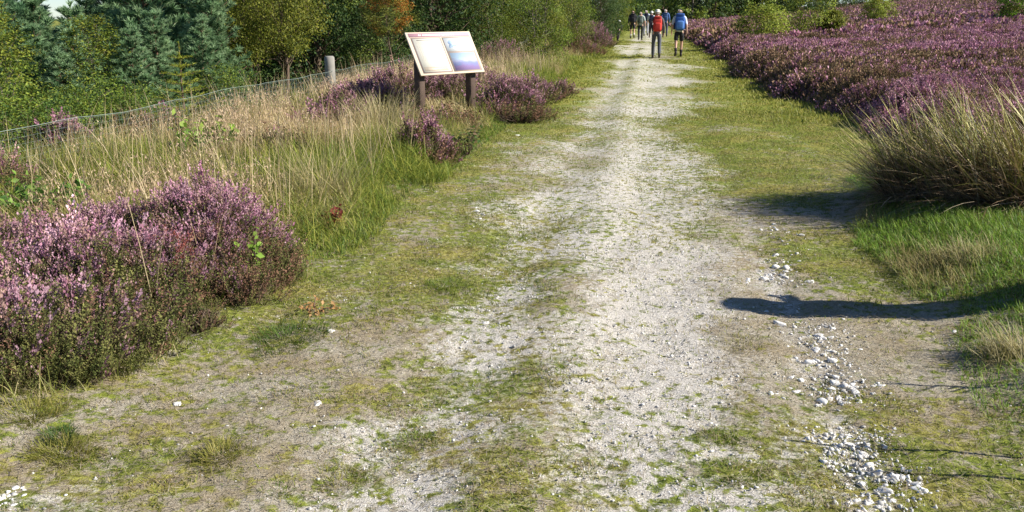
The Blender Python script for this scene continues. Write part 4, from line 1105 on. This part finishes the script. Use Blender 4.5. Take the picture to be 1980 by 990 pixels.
def picture_mat():
    m, nt, N, L = newmat('landscape_picture')
    o = N.new('ShaderNodeOutputMaterial'); b = N.new('ShaderNodeBsdfPrincipled'); b.inputs['Roughness'].default_value = .75; L.new(b.outputs[0], o.inputs[0])
    tc = N.new('ShaderNodeTexCoord'); sp = N.new('ShaderNodeSeparateXYZ'); L.new(tc.outputs['Generated'], sp.inputs[0])
    n = N.new('ShaderNodeTexNoise'); n.inputs['Scale'].default_value = 4; n.inputs['Detail'].default_value = 5; L.new(tc.outputs['Generated'], n.inputs['Vector'])
    ad = N.new('ShaderNodeMath'); ad.operation = 'MULTIPLY_ADD'; ad.inputs[1].default_value = .5; L.new(n.outputs['Fac'], ad.inputs[0]); L.new(sp.outputs['Z'], ad.inputs[2])
    r = N.new('ShaderNodeValToRGB'); L.new(ad.outputs[0], r.inputs[0])
    e = r.color_ramp.elements; e[0].position = .2; e[0].color = (.22, .15, .30, 1); e[1].position = 1.1; e[1].color = (.30, .40, .50, 1)
    for ps, c in ((.45, (.22, .15, .32, 1)), (.62, (.16, .19, .36, 1)), (.80, (.30, .31, .45, 1)), (.92, (.32, .42, .52, 1))):
        x = e.new(ps); x.color = c
    L.new(r.outputs[0], b.inputs['Base Color']); return m
inlay('landscape_picture', .06, -S2 + .05, .58, -.01, picture_mat())
ink = plain('print_ink', (.45, .44, .42), .5); inkr = plain('header_ink', (.80, .62, .62), .5); inkb = plain('blue_ink', (.36, .48, .64), .5, noise=.3); inkg = plain('pale_ink', (.55, .64, .60), .5, noise=.3)
mb = MB()
for r_ in range(15):
    yy = S2 - .17 - r_ * .021
    x = -.53
    while x < -.09:
        w = random.uniform(.012, .045); 
        if x + w > -.07: break
        box(mb, (x, yy, .0150), (x + w, yy + .004, .0155), None, T); x += w + .009
box(mb, (-.50, S2 - .145, .0150), (-.16, S2 - .130, .0155), None, T)
o = mb.build('printed_lines', plain('text_ink', (.36, .33, .28), .5), panel)
mb = MB(); x = -.56
while x < .55:
    w = random.uniform(.012, .026)
    if -.45 < x < .30: box(mb, (x, S2 - .066, .0150), (x + w, S2 - .040, .0155), None, T)
    x += w + (.007 if random.random() < .85 else .03)
mb.build('title_letters', inkr, panel)
def blob(name, cx, cy, rx, ry, mat):
    mb = MB(); n = 22; th = np.arange(n) * 6.283 / n; rr = 1 + .3 * np.sin(th * 3 + cx * 9) + .15 * np.sin(th * 5)
    v = [(cx + rx * r_ * math.cos(a), cy + ry * r_ * math.sin(a), z) for z in (.0149, .0155) for a, r_ in zip(th, rr)]
    V = (np.array(T.to_3x3()) @ np.array(v).T).T + np.array(T.translation)
    mb.add(V, [np.array([[i, (i + 1) % n, n + (i + 1) % n, n + i] for i in range(n)]), np.array([list(range(n - 1, -1, -1)), list(range(n, 2 * n))])]); mb.build(name, mat, panel)
blob('drawing', .19, .14, .095, .055, inkb); blob('drawing', .46, .16, .085, .05, inkg)
mb = MB(); box(mb, (-.55, -S2 + .065, .0150), (-.08, -S2 + .13, .0155), None, T); mb.build('caption_strip', plain('caption', (.50, .42, .32), .5, noise=.2, scale=30), panel)

# ------------------------------------------------------------------ gate post just out of frame on the right (it throws the long shadow)
gp = Vector((3.10, 4.60, 0)); gp.z = h1(gp.x, gp.y)
gate = empty('gate_post', gp, .2); gate.scale = (1, 1, .715); tag(gate, 'round weathered gate post just beyond the right edge, casting the long shadow', 'post')
mb = MB(); tube(mb, [(0, 0, -.3), (0, 0, .5), (.01, 0, 1.0), (.012, 0, 1.30), (.012, 0, 1.36), (.012, 0, 1.39)], [.15, .145, .143, .14, .13, .08], 16); mb.build('shaft', M['post'], gate, True)
mb = MB(); tube(mb, [(0, .10, 1.02), (0, .26, 1.03), (0, .27, 1.09)], [.025, .025, .025], 8); mb.build('hinge_pin', M['wire'], gate)

for sx_, sy_, hh_, lab in ((2.15, 3.02, .66, 'tall dead stalk just beyond the right edge near the bottom'), (2.05, 2.84, .50, 'short dead stalk just beyond the lower right corner'), (2.55, 3.62, .42, 'dead stalk just beyond the right edge under the dry tussock')):
    q = Vector((sx_, sy_, h1(sx_, sy_))); st = empty('dead_stalk', q); tag(st, lab, 'plant')
    mb = MB(); tube(mb, [(0, 0, -.05), (.01, .0, hh_ * .5), (-.01, .01, hh_)], [.009, .008, .006], 6)
    for k in range(5):
        z = hh_ * random.uniform(.4, .95); a = random.random() * 6.28; tube(mb, [(0, 0, z), (.06 * math.cos(a), .06 * math.sin(a), z + .06)], [.004, .003], 4)
    mb.build('stalk', M['bark'], st)

# ------------------------------------------------------------------ walkers
def skin_mesh(name, pts, edges, rad, mat, root=0, lev=2):
    me = bpy.data.meshes.new(name + '_cage'); me.from_pydata([tuple(p) for p in pts], edges, []); me.update()
    o = bpy.data.objects.new(name + '_cage', me); COL.objects.link(o)
    o.modifiers.new('Skin', 'SKIN')
    d = me.skin_vertices[0].data
    for i, r in enumerate(rad): d[i].radius = r if isinstance(r, tuple) else (r, r); d[i].use_root = (i == root)
    s = o.modifiers.new('Sub', 'SUBSURF'); s.levels = s.render_levels = lev
    dg = bpy.context.evaluated_depsgraph_get(); dg.update()
    out = bpy.data.meshes.new_from_object(o.evaluated_get(dg)); out.name = name
    bpy.data.objects.remove(o); bpy.data.meshes.remove(me)
    out.materials.clear(); out.materials.append(mat)
    out.polygons.foreach_set('use_smooth', np.ones(len(out.polygons), bool))
    return out
SKIN = plain('skin', (.52, .31, .22), .55, noise=.08)
def cloth(name, c, n=.18): return plain(name, c, .85, noise=n, scale=16, bump=.2)

def person(p, rz, label, hgt=1.75, stride=.2, phase=1, top=None, bottom=None, shorts=False, hair=None, hat=None, sleeves='long', socks=None, boots=(.04, .03, .025), waist=None, pole=False, bend=0.0, armswing=.16, group='walkers on the track'):
    root = empty('person', p, rz); k = hgt / 1.75; root.scale = (k, k, k); tag(root, label, 'person', group)
    s1, s2 = stride * phase, -stride * phase
    def B(v):       # lean the upper body forward about the hips
        x, y, z = v
        if bend and z > .93:
            dz, dy = z - .93, y; c, s = math.cos(bend), math.sin(bend); return (x, dy * c + dz * s, .93 + dz * c - dy * s)
        return v
    # legs: the leading foot is planted, the trailing heel lifts
    def leg(sg, st):
        lift = .0 if st > 0 else .07
        return [(.095 * sg, 0, .90), (.105 * sg, st * .62 + .03, .50 + lift * .3), (.105 * sg, st * 1.15 - .02, .10 + lift), (.115 * sg, st * 1.15 + .12, .035 + lift * .25)]
    def arm(sg, sw):
        return [B((.185 * sg, 0, 1.41)), B((.245 * sg, -.05 + sw * .4, 1.14)), B((.265 * sg, .03 + sw, .91)), B((.265 * sg, .06 + sw * 1.15, .83))]
    core = [(0, 0, .94), B((0, .0, 1.10)), B((0, .005, 1.30)), B((0, 0, 1.45)), B((0, .015, 1.53)), B((0, .03, 1.61)), B((0, .025, 1.675))]
    pts = core + leg(-1, s1) + leg(1, s2) + arm(-1, s2 * .8) + arm(1, s1 * .8)
    ed = [(i, i + 1) for i in range(6)] + [(0, 7), (7, 8), (8, 9), (9, 10), (0, 11), (11, 12), (12, 13), (13, 14), (3, 15), (15, 16), (16, 17), (17, 18), (3, 19), (19, 20), (20, 21), (21, 22)]
    rad = [(.14, .10), (.125, .09), (.145, .105), (.09, .07), .055, (.075, .092), (.058, .070)] + [.078, .055, .036, .03] * 2 + [.052, .040, .027, .026] * 2
    bm_ = skin_mesh('body', pts, ed, rad, SKIN)
    # fingers, nose and ears join the body mesh
    V = np.empty(len(bm_.vertices) * 3); bm_.vertices.foreach_get('co', V); mb = MB()
    by = {}
    for q in bm_.polygons: by.setdefault(len(q.vertices), []).append(list(q.vertices))
    mb.add(V.reshape(-1, 3), [np.array(f) for f in by.values()])
    for sg, hi in ((-1, 18), (1, 22)):
        hnd = np.array(pts[hi])
        for f, ln in enumerate((.062, .072, .068, .052)):
            b = hnd + np.array([-.004 * sg, -.024 + .016 * f, -.012])
            tube(mb, [b, b + np.array([.0, .006, -ln * .55]), b + np.array([-.012 * sg, .016, -ln])], [.0095, .0085, .006], 6)
        b = hnd + np.array([-.012 * sg, .022, .02]); tube(mb, [b, b + np.array([-.012 * sg, .024, -.02]), b + np.array([-.016 * sg, .03, -.05])], [.011, .010, .007], 6)
    hd = np.array(core[5])
    tube(mb, [hd + [0, .075, .02], hd + [0, .108, -.012], hd + [0, .085, -.022]], [.010, .014, .008], 6)
    for sg in (-1, 1): tube(mb, [hd + [.070 * sg, 0, .025], hd + [.083 * sg, -.012, .008], hd + [.072 * sg, 0, -.025]], [.010, .014, .008], 6)
    mb.build('body', SKIN, root, True)
    fm = MB()
    for sg in (-1, 1):
        e = hd + np.array([.030 * sg, .083, .022]); fm.add(IV * .010 + e, IF)
    fm.build('eyes', plain('eyes', (.03, .025, .02), .3), root, True)
    mm = MB(); tube(mm, [hd + [-.022, .082, -.042], hd + [0, .090, -.044], hd + [.022, .082, -.042]], [.003, .006, .003], 6); mm.build('mouth', plain('lips', (.35, .13, .11), .5), root)
    # clothes
    tp = core[:4] + arm(-1, s2 * .8)[:3] + arm(1, s1 * .8)[:3]
    n_arm = 3 if sleeves == 'long' else 2
    pt = [(0, 0, .88)] + list(core[:4]); e2 = [(0, 1), (1, 2), (2, 3), (3, 4)]; r2 = [(.155, .115), (.155, .115), (.142, .105), (.165, .122), (.098, .08)]
    for sg, sw in ((-1, s2 * .8), (1, s1 * .8)):
        a = arm(sg, sw); a = a[:3] if sleeves == 'long' else [a[0], a[1]]
        i0 = len(pt); pt += a; r2 += [.066, .052, .038][:len(a)]
        e2 += [(4, i0)] + [(i0 + j, i0 + j + 1) for j in range(len(a) - 1)]
    link('shirt', skin_mesh('shirt', pt, e2, r2, cloth('shirt_cloth', top)), root)
    pt = [(0, 0, 1.02), (0, 0, .92)]; e3 = [(0, 1)]; r3 = [(.150, .112), (.150, .118)]
    for sg, st in ((-1, s1), (1, s2)):
        l = leg(sg, st)
        if shorts: kk = [l[0], tuple(np.array(l[0]) * .12 + np.array(l[1]) * .88)]; rr = [.098, .088]
        else: kk = l[:3]; rr = [.096, .072, .062]
        i0 = len(pt); pt += kk; r3 += rr; e3 += [(1, i0)] + [(i0 + j, i0 + j + 1) for j in range(len(kk) - 1)]
    link('shorts' if shorts else 'trousers', skin_mesh('legwear', pt, e3, r3, cloth('legwear_cloth', bottom), 1), root)
    for sg, st in ((-1, s1), (1, s2)):
        l = leg(sg, st)
        b0 = np.array(l[2]); toe = np.array(l[3])
        link('boot', skin_mesh('boot', [b0 + [0, -.01, .07], b0 + [0, -.03, -.03], (b0 + toe) / 2 + [0, 0, -.01], toe + [0, .03, .005]], [(0, 1), (1, 2), (2, 3)], [.048, .050, .046, .040], plain('boot_leather', boots, .6, noise=.2)), root)
        if socks: mb = MB(); a = np.array(l[1]); tube(mb, [b0 + [0, 0, .06], b0 * .72 + a * .28, b0 * .55 + a * .45], [.047, .052, .056], 10); mb.build('sock', cloth('sock_wool', socks), root, True)
    hx = np.array(core[5]); ht = np.array(core[6])
    if hair: 
        link('hair', skin_mesh('hair', [hx + [0, -.035, -.01], hx + [0, -.02, .045], ht + [0, -.008, -.03]], [(0, 1), (1, 2)], [(.078, .072), (.084, .090), (.060, .068)], plain('hair', hair, .8, noise=.25, scale=40), 1), root)
    if hat:
        mb = MB(); n = 20; prof = [(.135, .045), (.138, .052), (.092, .062), (.090, .10), (.075, .135), (.03, .150), (.002, .152)]
        pts_ = [[(r_ * math.cos(6.283 * j / n), r_ * 1.12 * math.sin(6.283 * j / n), z) for j in range(n)] for r_, z in prof]
        Vh = np.array(pts_).reshape(-1, 3) + hx + [0, -.005, -.005]
        mb.add(Vh, np.array([[i * n + j, i * n + (j + 1) % n, (i + 1) * n + (j + 1) % n, (i + 1) * n + j] for i in range(len(prof) - 1) for j in range(n)]))
        mb.build('hat', cloth('hat_cloth', hat, .06), root, True)
    if waist:
        mb = MB(); th = np.linspace(0, 6.283, 22); tube(mb, [(.165 * math.cos(a), .125 * math.sin(a), 1.0 + .015 * math.sin(a * 3)) for a in th], .026, 8)
        tube(mb, [(.05, -.12, 1.0), (.07, -.16, .95), (.10, -.15, .90)], [.03, .04, .03], 8); tube(mb, [(-.02, -.12, 1.0), (-.02, -.15, .95)], [.03, .03], 8)
        mb.build('tied_jacket', cloth('waist_cloth', waist), root, True)
    return root, k

def backpack(per, k, col, label, size=1.0, trim=(.03, .03, .035), pocket=None, bend=0.0):
    """A rucksack worn by a walker; a thing of its own."""
    z0 = 1.22
    off = Vector((0, -.125, 0)); q = Matrix.Rotation(per.rotation_euler.z, 3, 'Z')
    bp_ = empty('backpack', per.location + q @ (off * k) + Vector((0, 0, z0 * k)), per.rotation_euler.z); bp_.scale = (k, k, k); bp_.rotation_euler.x = -bend
    tag(bp_, label, 'backpack')
    def sup(cx, cy, cz, rx, ry, rz_, e=.45, n=14):
        a = np.linspace(-math.pi / 2, math.pi / 2, n); b = np.linspace(0, 2 * math.pi, 2 * n, endpoint=False)
        f = lambda v, p_: np.sign(v) * np.abs(v) ** p_
        V = [(cx + rx * f(np.cos(i), e) * f(np.cos(j), e), cy + ry * f(np.cos(i), e) * f(np.sin(j), e), cz + rz_ * f(np.sin(i), e)) for i in a for j in b]
        m = 2 * n
        return np.array(V), np.array([[i * m + j, i * m + (j + 1) % m, (i + 1) * m + (j + 1) % m, (i + 1) * m + j] for i in range(n - 1) for j in range(m)])
    s = size
    for nm, args, c in (('pack_body', (0, -.10 * s, 0, .155 * s, .095 * s, .235 * s), col), ('top_pocket', (0, -.09 * s, .245 * s, .135 * s, .10 * s, .055 * s), tuple(x * .8 for x in col)),
                        ('front_pocket', (0, -.20 * s, -.06 * s, .115 * s, .045 * s, .13 * s), pocket or col), ('side_pocket', (.165 * s, -.09 * s, -.10 * s, .035 * s, .06 * s, .10 * s), trim), ('side_pocket', (-.165 * s, -.09 * s, -.10 * s, .035 * s, .06 * s, .10 * s), trim)):
        mb = MB(); V, F = sup(*args); mb.add(V, F); mb.build(nm, cloth('pack_' + nm, c), bp_, True)
    for sg in (-1, 1):
        mb = MB(); tube(mb, [(.08 * sg, -.02, .20), (.10 * sg, .10, .225), (.115 * sg, .255, .12), (.14 * sg, .25, -.03), (.15 * sg, .05, -.19)], [.018, .022, .022, .016, .012], 8); mb.build('strap', cloth('strap_web', trim), bp_, True)
    mb = MB(); tube(mb, [(.14 * math.cos(a), -.0 + .14 * math.sin(a) + .125, -.21) for a in np.linspace(-2.6, 5.8, 2)][:1] + [(-.15, .0, -.21), (-.16, .125, -.22), (0, .27, -.22), (.16, .125, -.22), (.15, .0, -.21)], .016, 6); mb.build('hip_belt', cloth('belt_web', trim), bp_)
    return bp_
def spot(px, py):
    return P(px, py)
def at(px, depth):
    return AT(px, depth)
p = P(1268, 114)
w, k = person(p, R(-6), 'walker with a red backpack, dark grey trousers and a pale cap', 1.76, .20, 1, (.10, .085, .09), (.075, .08, .095), False, (.45, .43, .38), (.72, .70, .58), 'long')
w2 = w; backpack(w, k, (.55, .045, .03), 'red backpack worn by the walker in grey trousers', 1.02)
p = P(1311, 111)
w, k = person(p, R(-7), 'walker with a blue backpack, black shorts and bare calves', 1.80, .16, -1, (.62, .66, .74), (.020, .018, .020), True, (.30, .285, .26), None, 'short', (.025, .02, .02), (.03, .025, .02), (.50, .48, .36))
backpack(w, k, (.035, .11, .36), 'blue backpack worn by the walker in black shorts', 1.12, (.015, .02, .05), (.10, .24, .55))
p = AT(1189, 54)
person(p, R(-25), 'small stooping walker in dark clothes and a white hat at the heather edge', 1.25, .18, 1, (.035, .02, .025), (.03, .02, .025), False, (.1, .08, .06), (.85, .83, .80), 'long', bend=.35)
p = AT(1216, 60)
w, k = person(p, R(-8), 'walker in a black jacket and shorts, leftmost of the far group', 1.80, .14, 1, (.02, .02, .025), (.03, .028, .03), True, (.10, .08, .06), None, 'long', (.5, .47, .43))
backpack(w, k, (.018, .018, .022), 'black backpack worn by the walker in the black jacket', 1.05)
p = AT(1231, 56)
w, k = person(p, R(-4), 'walker in a pale grey green shirt with dark trousers in the far group', 1.72, .2, -1, (.42, .48, .44), (.025, .025, .025), False, (.55, .52, .47), None, 'short')
backpack(w, k, (.16, .19, .17), 'small grey green backpack worn by the walker in the pale shirt', .8)
p = AT(1241, 66)
w, k = person(p, R(-8), 'walker with white hair and a navy top behind the pale shirted one', 1.84, .16, 1, (.55, .58, .66), (.30, .30, .33), False, (.75, .73, .70), None, 'short')
backpack(w, k, (.02, .025, .05), 'navy backpack worn by the white haired far walker', 1.0)
p = AT(1251, 62)
w, k = person(p, R(-8), 'walker in a pale hat with grey trousers just left of the red backpack', 1.74, .22, -1, (.68, .70, .74), (.36, .37, .40), False, (.5, .47, .42), (.80, .80, .76), 'short')
backpack(w, k, (.03, .04, .09), 'dark blue backpack worn by the walker in the pale hat', .95)
p = AT(1277, 64)
w, k = person(p, R(-8), 'white haired walker in blue half hidden behind the red backpack', 1.92, .16, 1, (.07, .14, .32), (.06, .06, .09), False, (.78, .76, .72), None, 'long')
backpack(w, k, (.05, .10, .22), 'blue backpack worn by the half hidden far walker', .95)

# ------------------------------------------------------------------ light
AZ_S, EL_S = R(100.0), R(32.5)
S = Vector((math.sin(AZ_S) * math.cos(EL_S), math.cos(AZ_S) * math.cos(EL_S), math.sin(EL_S)))
sd = bpy.data.lights.new('sun', 'SUN'); sd.energy = 5.0; sd.angle = R(.55); sd.color = (1, .95, .87)
so = bpy.data.objects.new('sun', sd); COL.objects.link(so); so.rotation_euler = S.to_track_quat('Z', 'Y').to_euler(); so.location = (10, 0, 20)
wd = bpy.data.worlds.new('World'); scn.world = wd; wd.use_nodes = True
nt = wd.node_tree; bg = nt.nodes['Background']; sky = nt.nodes.new('ShaderNodeTexSky'); sky.sky_type = 'NISHITA'
sky.sun_disc = False; sky.sun_elevation = EL_S; sky.sun_rotation = AZ_S; sky.dust_density = 0.0; sky.ozone_density = 3.0; sky.air_density = 1.0
sky.altitude = 1500
tint = nt.nodes.new('ShaderNodeMix'); tint.data_type = 'RGBA'; tint.blend_type = 'MULTIPLY'; tint.inputs[0].default_value = 1; tint.inputs[7].default_value = (.84, .95, 1.1, 1)
nt.links.new(sky.outputs[0], tint.inputs[6]); nt.links.new(tint.outputs[2], bg.inputs[0]); bg.inputs[1].default_value = 0.06
scn.view_settings.view_transform = 'Standard'; scn.view_settings.look = 'None'
scn.view_settings.exposure = 0.98; scn.view_settings.gamma = 1.0; scn.view_settings.use_curve_mapping = False
scn.cycles.use_denoising = True
scn.cycles.max_bounces = 6; scn.cycles.diffuse_bounces = 3; scn.cycles.transmission_bounces = 3; scn.cycles.transparent_max_bounces = 4
